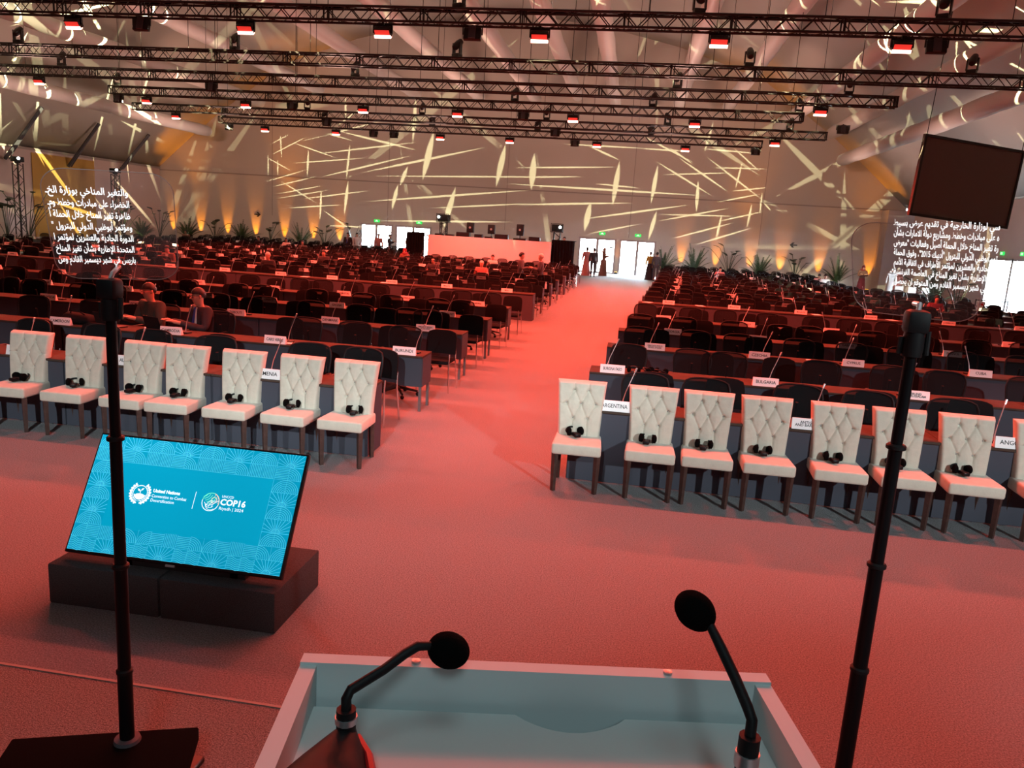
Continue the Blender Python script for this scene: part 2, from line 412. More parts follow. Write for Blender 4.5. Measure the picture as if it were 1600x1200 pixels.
def make_wash():
    t = thing('led_wash_light', '', 'light fixture')
    MB().box(-0.02, 0.02, -0.02, 0.02, -0.05, 0.02).box(-0.17, 0.17, -0.015, 0.015, -0.065, -0.04).box(-0.18, -0.16, -0.02, 0.02, -0.18, -0.04).box(0.16, 0.18, -0.02, 0.02, -0.18, -0.04).obj('yoke', M['truss'], t, smooth=False)
    T = Matrix.Translation((0, 0, -0.155)) @ Matrix.Rotation(math.radians(38), 4, 'X')
    MB().rbox((0, 0, 0), (0.31, 0.11, 0.15), 0.012, 2, T).obj('housing', M['truss'], t)
    MB().box(-0.135, 0.135, -0.058, -0.052, -0.03, 0.055, T).obj('red_lens', M['red_lens'], t, smooth=False)
    MB().box(-0.15, 0.15, -0.070, 0.0, -0.088, -0.035, T).obj('lamp_strip', M['hot_lens'], t, smooth=False)
    return t
wash = make_wash(); used = False
wl = [(0, [(116, 0), (384, 0), (598, 0), (843, 0), (1124, 0), (1411, 0)]),
      (2, [(61, 0)]), (3, [(229, 0), (384, 0), (568, 0), (716, 0), (898, 0), (1090, 0), (1285, 0)]),
      (5, [(414, 0), (525, 0), (688, 0), (797, 0), (934, 0), (1073, 0)]), (4, [(275, 0), (1216, 0)])]
RED = (1.0, 0.078, 0.044)
for k, lst in wl:
    Y = TR[k][0]
    for j, (x, _) in enumerate(lst):
        if k == 3 and x == 1285: Y2 = TR[2][0]
        else: Y2 = Y
        X = at(x, 60+k*30, Y=Y2).x
        sc = 1.15
        o = place(wash, used, (X, Y2, ZT-0.14), 0, 'red-glowing wash light under the %s truss, %s from the left' % (names_t[k] if x != 1285 else 'third nearest', ORD[j+1] if x != 1285 else 'rightmost'), 'red wash lights under the trusses'); used = True
        o.scale = (sc, sc, sc)
        e = {0: 2600, 2: 1500, 3: 2600, 4: 1700, 5: 1900}[k]
        bpy.context.view_layer.update()
        ty = Y2-{0: 0.8, 3: 0.5}.get(k, 0.0)
        lo = spot('wash_beam', (X, Y2-0.28, ZT-0.50), (X*0.9-0.3, ty, 0), e, RED, 155 if k in (0, 3) else 140, 0.5, 0.10)
        if k == 5 and j in (2, 3, 4): spot('console_beam', (X, Y2, ZT-0.6), (-8.0+(j-3)*2.2, 41.5, 1.1), 1050, RED, 34, 0.6, 0.1)
# one more truss hangs above the front rows, over the top of the picture
YN = 9.7
box_truss(YN, -9, 8, ZT+0.3, 'black lighting truss above the front rows, nearest of all to the stage')
for j, X in enumerate((-7.2, -4.3, -1.4, 1.5, 4.4, 7.2)):
    o = place(wash, True, (X, YN, ZT+0.16), 0, 'red wash light above the front rows, %s from the left' % ORD[j+1], 'red wash lights under the trusses'); o.scale = (1.15, 1.15, 1.15)
    spot('wash_beam', (X, YN-0.28, ZT-0.36), (X*0.9, YN-2.6, 0), 1000, RED, 115, 0.6, 0.10)
def make_head():
    t = thing('moving_head_light', '', 'light fixture')
    MB().rbox((0, 0, 0.06), (0.22, 0.2, 0.12), 0.02, 2).obj('base', M['truss'], t)
    MB().box(-0.13, -0.10, -0.05, 0.05, 0.1, 0.38).box(0.10, 0.13, -0.05, 0.05, 0.1, 0.38).obj('yoke', M['truss'], t, smooth=False)
    T = Matrix.Translation((0, 0, 0.34)) @ Matrix.Rotation(math.radians(-50), 4, 'X')
    b = MB().lathe([(0.06, -0.16), (0.09, -0.12), (0.095, 0.05), (0.075, 0.17)], 14); b.v = [tuple(T @ Vector(v)) for v in b.v]
    b.obj('head', M['truss'], t)
    return t
def make_flood():
    t = thing('flood_panel', '', 'light fixture')
    MB().box(-0.02, 0.02, -0.02, 0.02, -0.04, 0).box(-0.20, 0.20, -0.015, 0.015, -0.05, -0.03).box(-0.21, -0.19, -0.015, 0.015, -0.19, -0.03).box(0.19, 0.21, -0.015, 0.015, -0.19, -0.03).obj('yoke', M['truss'], t, smooth=False)
    T = Matrix.Translation((0, 0, -0.18)) @ Matrix.Rotation(math.radians(-15), 4, 'X')
    MB().rbox((0, 0, 0), (0.36, 0.10, 0.24), 0.012, 2, T).obj('housing', M['truss'], t)
    MB().box(-0.07, 0.07, -0.09, -0.05, -0.11, 0.14, T).obj('heat_sink', M['greysuit'], t, smooth=False)
    return t
mh = make_head(); used = False
for k, lst in ((0, (-20, 715, 1088, 1468)), (1, (30, 367, 714, 1172, 1522)), (2, (97, 555, 1060, 1330)), (3, (184, 805, 1022, 1252)), (4, (480, 660, 855, 1045, 1238)), (5, (350, 507, 675, 840, 1018))):
    for j, x in enumerate(lst):
        X = at(x, 60+k*28, Y=TR[k][0]).x
        o = place(mh, used, (X, TR[k][0], ZT+0.135), random.uniform(-0.6, 0.6), 'black moving head standing on the %s truss, %s from the left' % (names_t[k], ORD[j+1]), 'moving heads on the trusses'); used = True
fl = make_flood(); used = False
for k, lst in ((0, (222, 738, 1465)), (2, (330,)), (3, (185, 457, 820, 1325)), (4, (511, 870)), (5, (358, 584, 616, 900, 1185))):
    for j, x in enumerate(lst):
        X = at(x, 60+k*28, Y=TR[k][0]).x
        o = place(fl, used, (X, TR[k][0], ZT-0.14), 0, 'black flood panel hanging under the %s truss, %s from the left' % (names_t[k], ORD[j+1]), 'flood panels under the trusses'); used = True
# ------------------------------------------------------------------ gobo projections (real spot lights with a pattern)
def gobo(name, loc, rot, energy, color, segs, deg, soft=6.0, size=0.02, flat=0.0):
    "segs: (u1, v1, u2, v2, half width) on the plane one unit in front of the light"
    L = bpy.data.lights.new(name, 'SPOT'); L.energy = energy; L.color = color; L.spot_size = math.radians(deg); L.spot_blend = 0.15
    L.shadow_soft_size = size; L.use_nodes = True
    nt = L.node_tree; N = nt.nodes; K = nt.links
    tc = N.new('ShaderNodeTexCoord'); sx = N.new('ShaderNodeSeparateXYZ'); K.new(tc.outputs['Normal'], sx.inputs[0])
    ab = N.new('ShaderNodeMath'); ab.operation = 'ABSOLUTE'; K.new(sx.outputs[2], ab.inputs[0])
    cb = N.new('ShaderNodeCombineXYZ'); 
    dx = N.new('ShaderNodeMath'); dx.operation = 'DIVIDE'; K.new(sx.outputs[0], dx.inputs[0]); K.new(ab.outputs[0], dx.inputs[1])
    dy = N.new('ShaderNodeMath'); dy.operation = 'DIVIDE'; K.new(sx.outputs[1], dy.inputs[0]); K.new(ab.outputs[0], dy.inputs[1])
    K.new(dx.outputs[0], cb.inputs[0]); K.new(dy.outputs[0], cb.inputs[1]); cb.inputs[2].default_value = 1
    prev = None
    for (a, b_, c, d, hw) in segs:
        mx, my = (a+c)/2, (b_+d)/2; ex, ey = (c-a)/2, (d-b_)/2; Ls = math.hypot(ex, ey) or 1e-6; ux, uy = ex/Ls, ey/Ls
        d1 = N.new('ShaderNodeVectorMath'); d1.operation = 'DOT_PRODUCT'; K.new(cb.outputs[0], d1.inputs[0]); d1.inputs[1].default_value = (ux/Ls, uy/Ls, -(mx*ux+my*uy)/Ls)
        d2 = N.new('ShaderNodeVectorMath'); d2.operation = 'DOT_PRODUCT'; K.new(cb.outputs[0], d2.inputs[0]); d2.inputs[1].default_value = (-uy/hw, ux/hw, -(-mx*uy+my*ux)/hw)
        av = N.new('ShaderNodeMath'); av.operation = 'ABSOLUTE'; K.new(d2.outputs['Value'], av.inputs[0])
        ma = N.new('ShaderNodeMath'); ma.operation = 'MULTIPLY_ADD'; K.new(d1.outputs['Value'], ma.inputs[0]); K.new(d1.outputs['Value'], ma.inputs[1]); K.new(av.outputs[0], ma.inputs[2])
        if prev:
            mn = N.new('ShaderNodeMath'); mn.operation = 'MINIMUM'; K.new(prev, mn.inputs[0]); K.new(ma.outputs[0], mn.inputs[1]); prev = mn.outputs[0]
        else: prev = ma.outputs[0]
    s1 = N.new('ShaderNodeMath'); s1.operation = 'SUBTRACT'; s1.inputs[0].default_value = 1.12; K.new(prev, s1.inputs[1])
    s2 = N.new('ShaderNodeMath'); s2.operation = 'MULTIPLY'; s2.use_clamp = True; s2.inputs[1].default_value = soft; K.new(s1.outputs[0], s2.inputs[0])
    # flat-field lens: evens out the fall-off towards the rim of the pattern
    r2 = N.new('ShaderNodeVectorMath'); r2.operation = 'DOT_PRODUCT'; K.new(cb.outputs[0], r2.inputs[0]); K.new(cb.outputs[0], r2.inputs[1])
    pw = N.new('ShaderNodeMath'); pw.operation = 'POWER'; K.new(r2.outputs['Value'], pw.inputs[0]); pw.inputs[1].default_value = flat
    fm = N.new('ShaderNodeMath'); fm.operation = 'MULTIPLY'; K.new(pw.outputs[0], fm.inputs[0]); K.new(s2.outputs[0], fm.inputs[1])
    em = next(x for x in N if x.type == 'EMISSION'); K.new(fm.outputs[0], em.inputs['Strength'])
    o = bpy.data.objects.new(name, L); C.objects.link(o); o.location = loc; o.rotation_euler = rot
    return o
SEG = [(430,208,482,193,2),(420,227,482,193,2),(438,208,440,247,2.5),(470,197,552,220,3),(422,243,484,211,2),(413,244,457,268,2),(419,240,419,275,2.5),(434,248,434,276,2.5),(455,222,526,247,2.5),(482,233,480,277,4),(470,221,600,188,3),(414,284,480,265,2),(425,292,497,275,2),(437,282,494,317,2.5),(433,303,505,290,2),(433,310,515,297,2),(457,255,570,247,2.5),(547,224,541,281,4.5),(544,283,538,335,5),(502,296,500,344,4),(470,311,577,298,2.5),(450,325,535,320,2.5),(504,328,550,360,3),(505,352,610,357,3),(500,277,643,243,3.5),(564,270,760,230,4.5),(498,240,655,222,3),(530,205,652,235,4),(678,205,660,282,10),(637,260,625,290,6),(622,288,612,328,6),(582,275,900,277,3),(570,315,830,297,4),(712,292,692,360,9),(675,325,830,318,3),(590,345,800,347,4),(790,225,775,292,9),(540,150,540,188,4),(650,150,645,222,6),(522,200,577,160,3),
 (800,262,965,261,3),(800,277,910,276,3),(968,252,957,322,8),(790,287,1105,306,4),(930,287,1000,294,3),(920,228,968,250,4),(1028,258,1017,318,6),(1025,252,1112,306,3.5),(1032,273,1145,270,2.5),(1060,246,1138,300,3.5),(1045,230,1083,257,3),(1104,245,1192,313,3),(1110,262,1198,264,2.5),(1160,253,1149,295,3),(1145,230,1187,268,2.5),(1141,299,1200,293,2.5),(1120,316,1190,303,2.5),(1191,300,1187,335,3),(1175,318,1167,356,4),(1192,315,1205,330,2.5),(1118,347,1195,330,2.5),(1091,282,1088,332,5),(1128,334,1118,378,4.5),(1030,335,1150,338,3),(1025,346,1141,325,3),(905,343,1078,320,4),(800,320,990,317,4),(1042,375,1150,347,3),(1085,383,1175,356,3),(1026,330,1013,375,6),(923,315,913,362,9),(835,240,830,297,10),(920,365,1000,350,3),(1000,232,1070,236,3),(1094,232,1185,240,2.5),(1115,190,1100,240,4),(1000,210,1085,255,3),(880,225,1010,232,3)]
GL = (-7.6, 33.5, 6.0)
segs = []
for x1, y1, x2, y2, wpx in SEG:
    p = at(x1, y1, Y=YW); q = at(x2, y2, Y=YW); D = YW-GL[1]
    segs.append(((p.x-GL[0])/D, (p.z-GL[2])/D, (q.x-GL[0])/D, (q.z-GL[2])/D, wpx*(1.45 if wpx >= 5 else 1.1)*YW/FPX/D*0.36))
GC = (1.0, 0.93, 0.52)
gobo('pattern_projector_beam', GL, (PI/2, 0, 0), 19000, GC, segs, 125, soft=3.0, flat=1.9)
def rseg(n, seed, spread=1.0, txt=False):
    r = random.Random(seed); out = []
    for i in range(n):
        a = r.uniform(0, 2*PI); rad = r.uniform(0.25, spread); cx, cy = rad*math.cos(a)*1.1, rad*math.sin(a)*0.9
        th = a + r.choice((0, PI/2, 0.5, -0.6)) + r.uniform(-0.4, 0.4); l = r.uniform(0.12, 0.30)
        out.append((cx-l*math.cos(th), cy-l*math.sin(th), cx+l*math.cos(th), cy+l*math.sin(th), r.uniform(0.005, 0.010)))
    return out
def aimed(loc, target): return (Vector(target)-Vector(loc)).to_track_quat('-Z', 'Y').to_euler()
for loc, tg, e, seed in (((-14, 14.5, 7), (-30, 24, 8), 3600, 1), ((-15, 31, 6.0), (-33, 31, 6.6), 9000, 2), ((-4, 18, 7.1), (9, 26, 11.5), 3200, 3), ((3, 24, 7.1), (14, 34, 7.5), 3000, 4), ((-9, 18, 7), (-14, 30, 13.5), 2800, 5)):
    gobo('pattern_projector_beam', loc, aimed(loc, tg), e*8, GC, rseg(54, seed), 100, soft=6.0)
# uplights at the foot of the back wall
def make_up():
    t = thing('floor_uplight', '', 'light fixture')
    MB().rbox((0, 0, 0.09), (0.22, 0.16, 0.14), 0.02, 2).obj('housing', M['black'], t)
    MB().box(-0.09, 0.09, -0.05, 0.06, 0.161, 0.17).obj('amber_lens', M['amber_lens'], t, smooth=False)
    return t
up = make_up(); used = False
AMB = (1.0, 0.30, 0.012)
ups = [271, 314, 356, 400, 445, 490, 531, 962, 1065, 1119, 1172, 1220, 1280, 1358]
for j, x in enumerate(ups):
    X = at(x, 330+x*0.06, Y=YW).x
    if x == 962: X = -1.04
    place(up, used, (X, YW-0.30, 0), 0, 'amber uplight at the foot of the back wall, %s from the left' % ORD[j+1], 'amber uplights along the back wall'); used = True
    spot('uplight_beam', (X, YW-0.30, 0.20), (X, YW-0.05, 2.0), 1000 if x != 962 else 200, AMB, 27, 0.8, 0.03)
for loc, tg, e in (((-30.5, 50.5, 0.6), (-30.8, 50.9, 8), 1440), ((13.5, 50.3, 0.6), (14.0, 50.8, 8), 1120), ((-24, 50.9, 0.6), (-23.5, 50.6, 12), 2400), ((6.5, 50.9, 0.6), (7, 50.6, 12), 1760)):
    spot('roof_edge_beam', loc, tg, e, AMB, 42, 0.7, 0.1)

# ------------------------------------------------------------------ white tufted chairs
BTN = [(-0.07, 0.93), (0.07, 0.93), (-0.145, 0.80), (0.0, 0.80), (0.145, 0.80), (-0.07, 0.655), (0.07, 0.655)]
CRE = [(0, 2), (0, 3), (1, 3), (1, 4), (2, 5), (3, 5), (3, 6), (4, 6)]
def make_white_chair():
    t = thing('tufted_chair', '', 'chair')
    # backrest: height field front and smooth back
    nu, nv = 60, 76; vs = []; fs = []
    def segd(p, a, b):
        ax, ay = a; bx, by = b; vx, vy = bx-ax, by-ay; tt = max(0, min(1, ((p[0]-ax)*vx+(p[1]-ay)*vy)/(vx*vx+vy*vy)))
        return math.hypot(p[0]-ax-tt*vx, p[1]-ay-tt*vy)
    z0, z1 = 0.44, 1.02
    for side in (0, 1):
        for j in range(nv+1):
            v = j/nv; z = z0+(z1-z0)*v
            hw = 0.208+0.036*v**1.4
            lean = 0.19+0.02*v+0.07*v*v
            for i in range(nu+1):
                u = -1+2*i/nu
                # rounded top corners
                x = u*hw; zz = z
                edge = min(1, (1-abs(u))*hw/0.03); top = min(1, (z1-z)/0.03)
                rr = math.sqrt(max(0, 1-(1-edge)**2))*math.sqrt(max(0, 1-(1-top)**2))
                if side == 0:
                    dpt = 0.045*rr + 0.012*rr
                    for bx_, bz in BTN: dpt -= 0.030*math.exp(-((x-bx_)**2+(z-bz)**2)/(0.016**2))
                    dd = min(segd((x, z), BTN[a], BTN[b_]) for a, b_ in CRE)
                    for q in (0, 1): dd = min(dd, segd((x, z), BTN[q], (BTN[q][0]*1.02, 1.03)))
                    for q in (5, 6): dd = min(dd, segd((x, z), BTN[q], (BTN[q][0]*1.1, 0.42)))
                    dpt -= 0.009*math.exp(-(dd/0.009)**2)*rr
                    pu = min(1.0, dd/0.05); dpt += 0.010*pu*rr
                    for q, sg in ((2, -1), (4, 1)):
                        d3 = segd((x, z), BTN[q], (sg*0.26, BTN[q][1]+0.0)); dpt -= 0.006*math.exp(-(d3/0.007)**2)*rr
                    vs.append((x, lean-0.012-dpt, zz))
                else: vs.append((x, lean+0.028*max(rr, 0.0), zz))
    W_ = nu+1; Bk = W_*(nv+1)
    for j in range(nv):
        for i in range(nu):
            a = j*W_+i; fs.append((a, a+1, a+W_+1, a+W_)); a += Bk; fs.append((a, a+W_, a+W_+1, a+1))
    for j in range(nv):
        for i in (0, nu):
            a = j*W_+i; fs.append((a, a+W_, a+W_+Bk, a+Bk))
    for i in range(nu):
        for j in (0, nv):
            a = j*W_+i; fs.append((a, a+1, a+1+Bk, a+Bk))
    MB().add(vs, fs).obj('backrest', M['velvet'], t)
    b = MB()
    for bx_, bz in BTN:
        v_ = (bz-z0)/(z1-z0); b.ball((bx_, 0.19+0.02*v_+0.07*v_*v_-0.038, bz), (0.009, 0.005, 0.009), 10, 6)
    b.obj('buttons', M['seam'], t)
    b = MB().rbox((0, 0, 0), (0.475, 0.475, 0.112), 0.024, 3)
    b.v = [(x*(1-0.06*(y+0.24)/0.48)+0.003*math.sin(y*40), y-0.005, z+0.432+0.010*(1-(x/0.24)**2)*(1-(y/0.24)**2)*(z > 0)) for x, y, z in b.v]
    b.obj('seat', M['velvet'], t)
    for sx in (-1, 1):
        MB().tube([(sx*0.20, -0.19, 0.0), (sx*0.202, -0.195, 0.38)], [0.019*1.3, 0.025*1.35], 4).obj('leg', M['darkwood'], t)
        MB().tube([(sx*0.185, 0.235, 0.0), (sx*0.19, 0.19, 0.40)], [0.019*1.3, 0.025*1.35], 4).obj('leg', M['darkwood'], t)
    return t
wc = make_white_chair(); used = False
def make_headset():
    t = thing('headphones', '', 'headphones')
    MB().tube([(0.068*math.cos(a), 0.02+0.055*math.sin(a), 0.03+0.028*math.sin(a)) for a in [PI*k/12 for k in range(13)]], 0.009, 6).obj('headband', M['plastic'], t)
    for sx in (-1, 1):
        MB().lathe([(0.020, -0.018), (0.036, -0.012), (0.038, 0.010), (0.022, 0.020)], 14).obj('earcup', M['foam'], t, (sx*0.055, 0, 0.038), (0, PI/2, sx*0.25))
    MB().rbox((-0.005, -0.045, 0.017), (0.055, 0.095, 0.032), 0.010, 2).obj('receiver', M['gloss'], t)
    MB().tube([(0.05*math.cos(a)*(1-a*0.03), -0.03+0.035*math.sin(a), 0.004+0.003*a) for a in [k*0.5 for k in range(22)]], 0.0025, 5).obj('cable', M['plastic'], t)
    return t
hs = make_headset(); hused = False
L_ch = [(-6.47, .05), (-5.80, .03), (-5.12, -.02), (-4.61, .04), (-3.97, .02), (-3.33, -.02), (-2.73, .0)]
R_ch = [(-0.375, .03), (0.325, .0), (0.855, -.01), (1.41, .02), (2.05, -.02), (2.62, .02), (3.205, -.02), (3.86, .0)]
for side, lst in (('left', L_ch), ('right', R_ch)):
    for j, (X, rz) in enumerate(lst):
        lab = 'cream tufted chair in front row %s of the aisle, %s from the left' % (side, ORD[j+1])
        place(wc, used, (X, 7.385, 0), rz, lab, 'cream tufted chairs in the front row'); used = True
        if side == 'right' and j == 7: continue
        r_ = random.Random(j+len(lst)); hx = X+r_.uniform(-0.05, 0.0) + (0.09 if side == 'left' and j == 6 else 0)
        hp = place(hs, hused, (hx, 7.385+0.055, 0.503), rz+r_.uniform(-0.5, 0.5), 'black headphones with receiver on the %s cream chair %s of the aisle' % (ORD[j+1], side), 'headphones on the cream chairs'); hused = True
        hp.scale = (1.12, 1.12, 1.12)

# ------------------------------------------------------------------ delegate desks, chairs, plates, microphones
def rrect(w, h, r, n=6):
    pts = []
    for cx, cz, a0 in ((w/2-r, h/2-r, 0), (-w/2+r, h/2-r, PI/2), (-w/2+r, -h/2+r, PI), (w/2-r, -h/2+r, 1.5*PI)):
        for k in range(n+1):
            a = a0+PI/2*k/n; pts.append((cx+r*math.cos(a), cz+r*math.sin(a)))
    return pts
def make_swivel(lod):
    b_back = MB(); b_fr = MB()
    # curved mesh back, width tapering towards the bottom
    def bp(x, z):
        v = z/0.5; k = 0.86+0.14*min(1, v*1.6); return (x*k, 0.24+0.05*v*v-0.10*(x/0.25)**2*0.35, 0.50+z)
    nx, nz = (10, 8) if lod else (6, 4)
    vs = []; W_, H_ = 0.51, 0.475
    for j in range(nz+1):
        for i in range(nx+1):
            u = -1+2*i/nx; v = j/nz
            # squircle corners at the top
            x = u*W_/2; z = v*H_
            if v > 0.7:
                x *= math.sqrt(max(0, 1-((v-0.7)/0.3)**2*0.22))
                z -= 0.035*abs(u)**4*((v-0.7)/0.3)
            vs.append(bp(x, z))
    fs = [(j*(nx+1)+i, j*(nx+1)+i+1, (j+1)*(nx+1)+i+1, (j+1)*(nx+1)+i) for j in range(nz) for i in range(nx)]
    b_back.add(vs, fs)
    ring = [vs[i] for i in range(nx+1)] + [vs[j*(nx+1)+nx] for j in range(1, nz+1)] + [vs[nz*(nx+1)+i] for i in range(nx-1, -1, -1)] + [vs[j*(nx+1)] for j in range(nz-1, 0, -1)]
    b_fr.tube(ring, 0.013, 6 if lod else 4, closed=True)
    if lod: b_fr.tube([(0, 0.27, 0.78), (0, 0.30, 0.62), (0, 0.24, 0.46), (0, 0.05, 0.42)], 0.018, 8)
    t = thing('swivel_chair', '', 'chair')
    b_back.obj('backrest', M['mesh'], t); b_fr.obj('back_frame', M['plastic'], t)
    MB().rbox((0, -0.01, 0.455), (0.49, 0.47, 0.075), 0.03, 2 if lod else 1).obj('seat', M['fabric'], t)
    b = MB()
    for k in range(5):
        a = 2*PI*k/5+0.3; b.tube([(0.03*math.cos(a), 0.03*math.sin(a), 0.12), (0.29*math.cos(a), 0.29*math.sin(a), 0.07)], [0.025, 0.016], 6)
        b.ball((0.29*math.cos(a), 0.29*math.sin(a), 0.03), 0.03, 8, 6)
    b.tube([(0, 0, 0.08), (0, 0, 0.43)], 0.026, 8)
    b.obj('star_base', M['plastic'], t)
    if lod:
        for sx in (-1, 1):
            MB().tube([(sx*0.22, 0.03, 0.44), (sx*0.275, 0.03, 0.50), (sx*0.28, 0.02, 0.64)], 0.014, 6).rbox((sx*0.28, -0.02, 0.655), (0.055, 0.24, 0.025), 0.01, 2).obj('armrest', M['plastic'], t)
    return t
def make_visitor(lod):
    t = thing('visitor_chair', '', 'chair')
    nx, nz = 8, 6; vs = []
    for s_ in (0, 1):
        for j in range(nz+1):
            for i in range(nx+1):
                u = -1+2*i/nx; v = j/nz; x = u*0.235*math.sqrt(max(0, 1-max(0, (v-0.6)/0.4)**2*0.2))
                z = 0.53+v*0.355-(0.03*abs(u)**4*max(0, v-0.6)/0.4)
                y = 0.20+0.05*v-0.035*u*u
                e = 1 if (i in (0, nx) or j in (0, nz)) else 0
                vs.append((x, y+(0.012 if s_ else -0.012)*(1 if e else 1.9), z))
    n1 = (nx+1)*(nz+1); fs = []
    for j in range(nz):
        for i in range(nx):
            a = j*(nx+1)+i; fs.append((a, a+1, a+nx+2, a+nx+1)); fs.append((a+n1, a+n1+nx+1, a+n1+nx+2, a+n1+1))
    for j in range(nz):
        for i in (0, nx): a = j*(nx+1)+i; fs.append((a, a+nx+1, a+nx+1+n1, a+n1))
    for i in range(nx):
        for j in (0, nz): a = j*(nx+1)+i; fs.append((a, a+1, a+1+n1, a+n1))
    MB().add(vs, fs).obj('backrest', M['fabric'], t)
    MB().rbox((0, -0.01, 0.455), (0.46, 0.44, 0.06), 0.025, 2 if lod else 1).obj('seat', M['fabric'], t)
    for sx in (-1, 1):
        if lod:
            MB().tube([(sx*0.25, -0.20, 0.0), (sx*0.235, -0.19, 0.45), (sx*0.235, -0.17, 0.58)], 0.012, 6).obj('leg', M['chrome'], t)
            MB().tube([(sx*0.25, 0.25, 0.0), (sx*0.225, 0.20, 0.45), (sx*0.21, 0.235, 0.62)], 0.012, 6).obj('leg', M['chrome'], t)
        else:
            MB().tube([(sx*0.25, -0.20, 0.0), (sx*0.235, -0.19, 0.45)], 0.013, 4).tube([(sx*0.25, 0.25, 0.0), (sx*0.225, 0.20, 0.45), (sx*0.21, 0.235, 0.62)], 0.013, 4).obj('legs', M['chrome'], t)
    return t
def merged(name, proto, cat):
    "the same chair as one mesh, for the far rows where its parts cannot be told apart"
    vs = []; fs = []; mats = []; mi = []
    for ch in proto.children:
        me = ch.data; n = len(vs); vs += [v.co[:] for v in me.vertices]
        if me.materials[0] not in mats: mats.append(me.materials[0])
        k = mats.index(me.materials[0])
        for p in me.polygons: fs.append(tuple(i+n for i in p.vertices)); mi.append(k)
    me = bpy.data.meshes.new(name); me.from_pydata(vs, [], fs)
    for m in mats: me.materials.append(m)
    me.polygons.foreach_set('material_index', mi); me.polygons.foreach_set('use_smooth', [True]*len(fs)); me.update()
    return me
sw = make_swivel(True); vc = make_visitor(True)
sw2 = make_swivel(False); vc2 = make_visitor(False)
swm = merged('swivel_chair', sw2, 'chair'); vcm = merged('visitor_chair', vc2, 'chair')
for p_ in (sw2, vc2):
    for ch in list(p_.children): bpy.data.objects.remove(ch)
    bpy.data.objects.remove(p_)
DW, DD = 1.745, 0.50
def make_desk(full):
    t = thing('delegate_desk', '', 'desk')
    MB().rbox((0, DD/2, 0.737), (DW-0.006, DD, 0.026), 0.004, 1).obj('table_top', M['desktop'], t, smooth=False)
    zb = 0.01 if full else 0.335
    MB().box(-DW/2+0.012, DW/2-0.012, 0.025, 0.043, zb, 0.724).obj('modesty_panel', M['panel'], t, smooth=False)
    for sx in (-1, 1):
        MB().box(sx*(DW/2-0.012)-0.009, sx*(DW/2-0.012)+0.009, 0.045, DD-0.02, zb, 0.724).obj('side_panel', M['panel'], t, smooth=False)
        if not full:
            for y in (0.055, DD-0.05):
                MB().box(sx*(DW/2-0.03)-0.018, sx*(DW/2-0.03)+0.018, y-0.018, y+0.018, 0, zb).obj('leg', M['leg'], t, smooth=False)
    return t
dk = {True: make_desk(True), False: make_desk(False)}; dku = {True: False, False: False}
def make_plate():
    t = thing('name_plate', '', 'nameplate')
    MB().add([(-.155, -.035, 0), (.155, -.035, 0), (.155, .035, 0), (-.155, .035, 0), (-.155, -.012, .105), (.155, -.012, .105), (.155, -.006, .105), (-.155, -.006, .105)],
             [(0, 1, 5, 4), (1, 2, 6, 5), (2, 3, 7, 6), (3, 0, 4, 7), (4, 5, 6, 7), (0, 3, 2, 1)]).obj('card', M['plate'], t, smooth=False)
    return t
PT = math.atan2(0.023, 0.105)
def plate_text(root, s):
    lines = s.split('\n'); L = max(len(x) for x in lines)
    sz = 0.056 if len(lines) == 1 else 0.036
    o = text(s, sz, M['ink'], root, (0, -0.0245, 0.053), (PI/2-PT, 0, 0), 0.0006, bold=0.0006)
    if len(lines) > 1: o.data.space_line = 0.75
    wmax = 0.27; est = L*sz*0.66
    if est > wmax: o.scale = (wmax/est, 1, 1)
    return o
def plate_dash(root, rnd):
    b = MB(); n_ = rnd.randint(4, 8); w_ = 0.022; x = -n_*w_/2
    for k in range(n_):
        b.box(x+0.003, x+w_-0.004, -0.0255, -0.0235, 0.034+rnd.uniform(0, .004), 0.070-rnd.uniform(0, .006)); x += w_
    return b.obj('lettering', M['ink'], root, smooth=False)
def make_mic():
    t = thing('gooseneck_microphone', '', 'microphone')
    MB().rbox((0, 0, 0.012), (0.13, 0.10, 0.024), 0.006, 2).obj('base', M['plastic'], t)
    pts = [(0, 0, 0.02), (0.008, 0, 0.10), (0.03, -0.008, 0.20), (0.115, -0.03, 0.44)]
    MB().tube(pts, [0.0065, 0.0055, 0.0045, 0.0045], 6).obj('gooseneck', M['silver'], t)
    MB().tube([(0.115, -0.03, 0.44), (0.134, -0.036, 0.495)], [0.009, 0.010], 8).obj('capsule', M['silver'], t)
    return t
mic = make_mic(); mu = False
pl = make_plate(); plu = False
YR = [7.55, 9.75, 12.15, 14.4, 16.85, 21.2, 23.4, 25.9, 28.2, 31.2, 33.5, 35.8, 38.1, 40.4, 42.7, 45.0, 47.3]
FULL = {0, 5, 9}
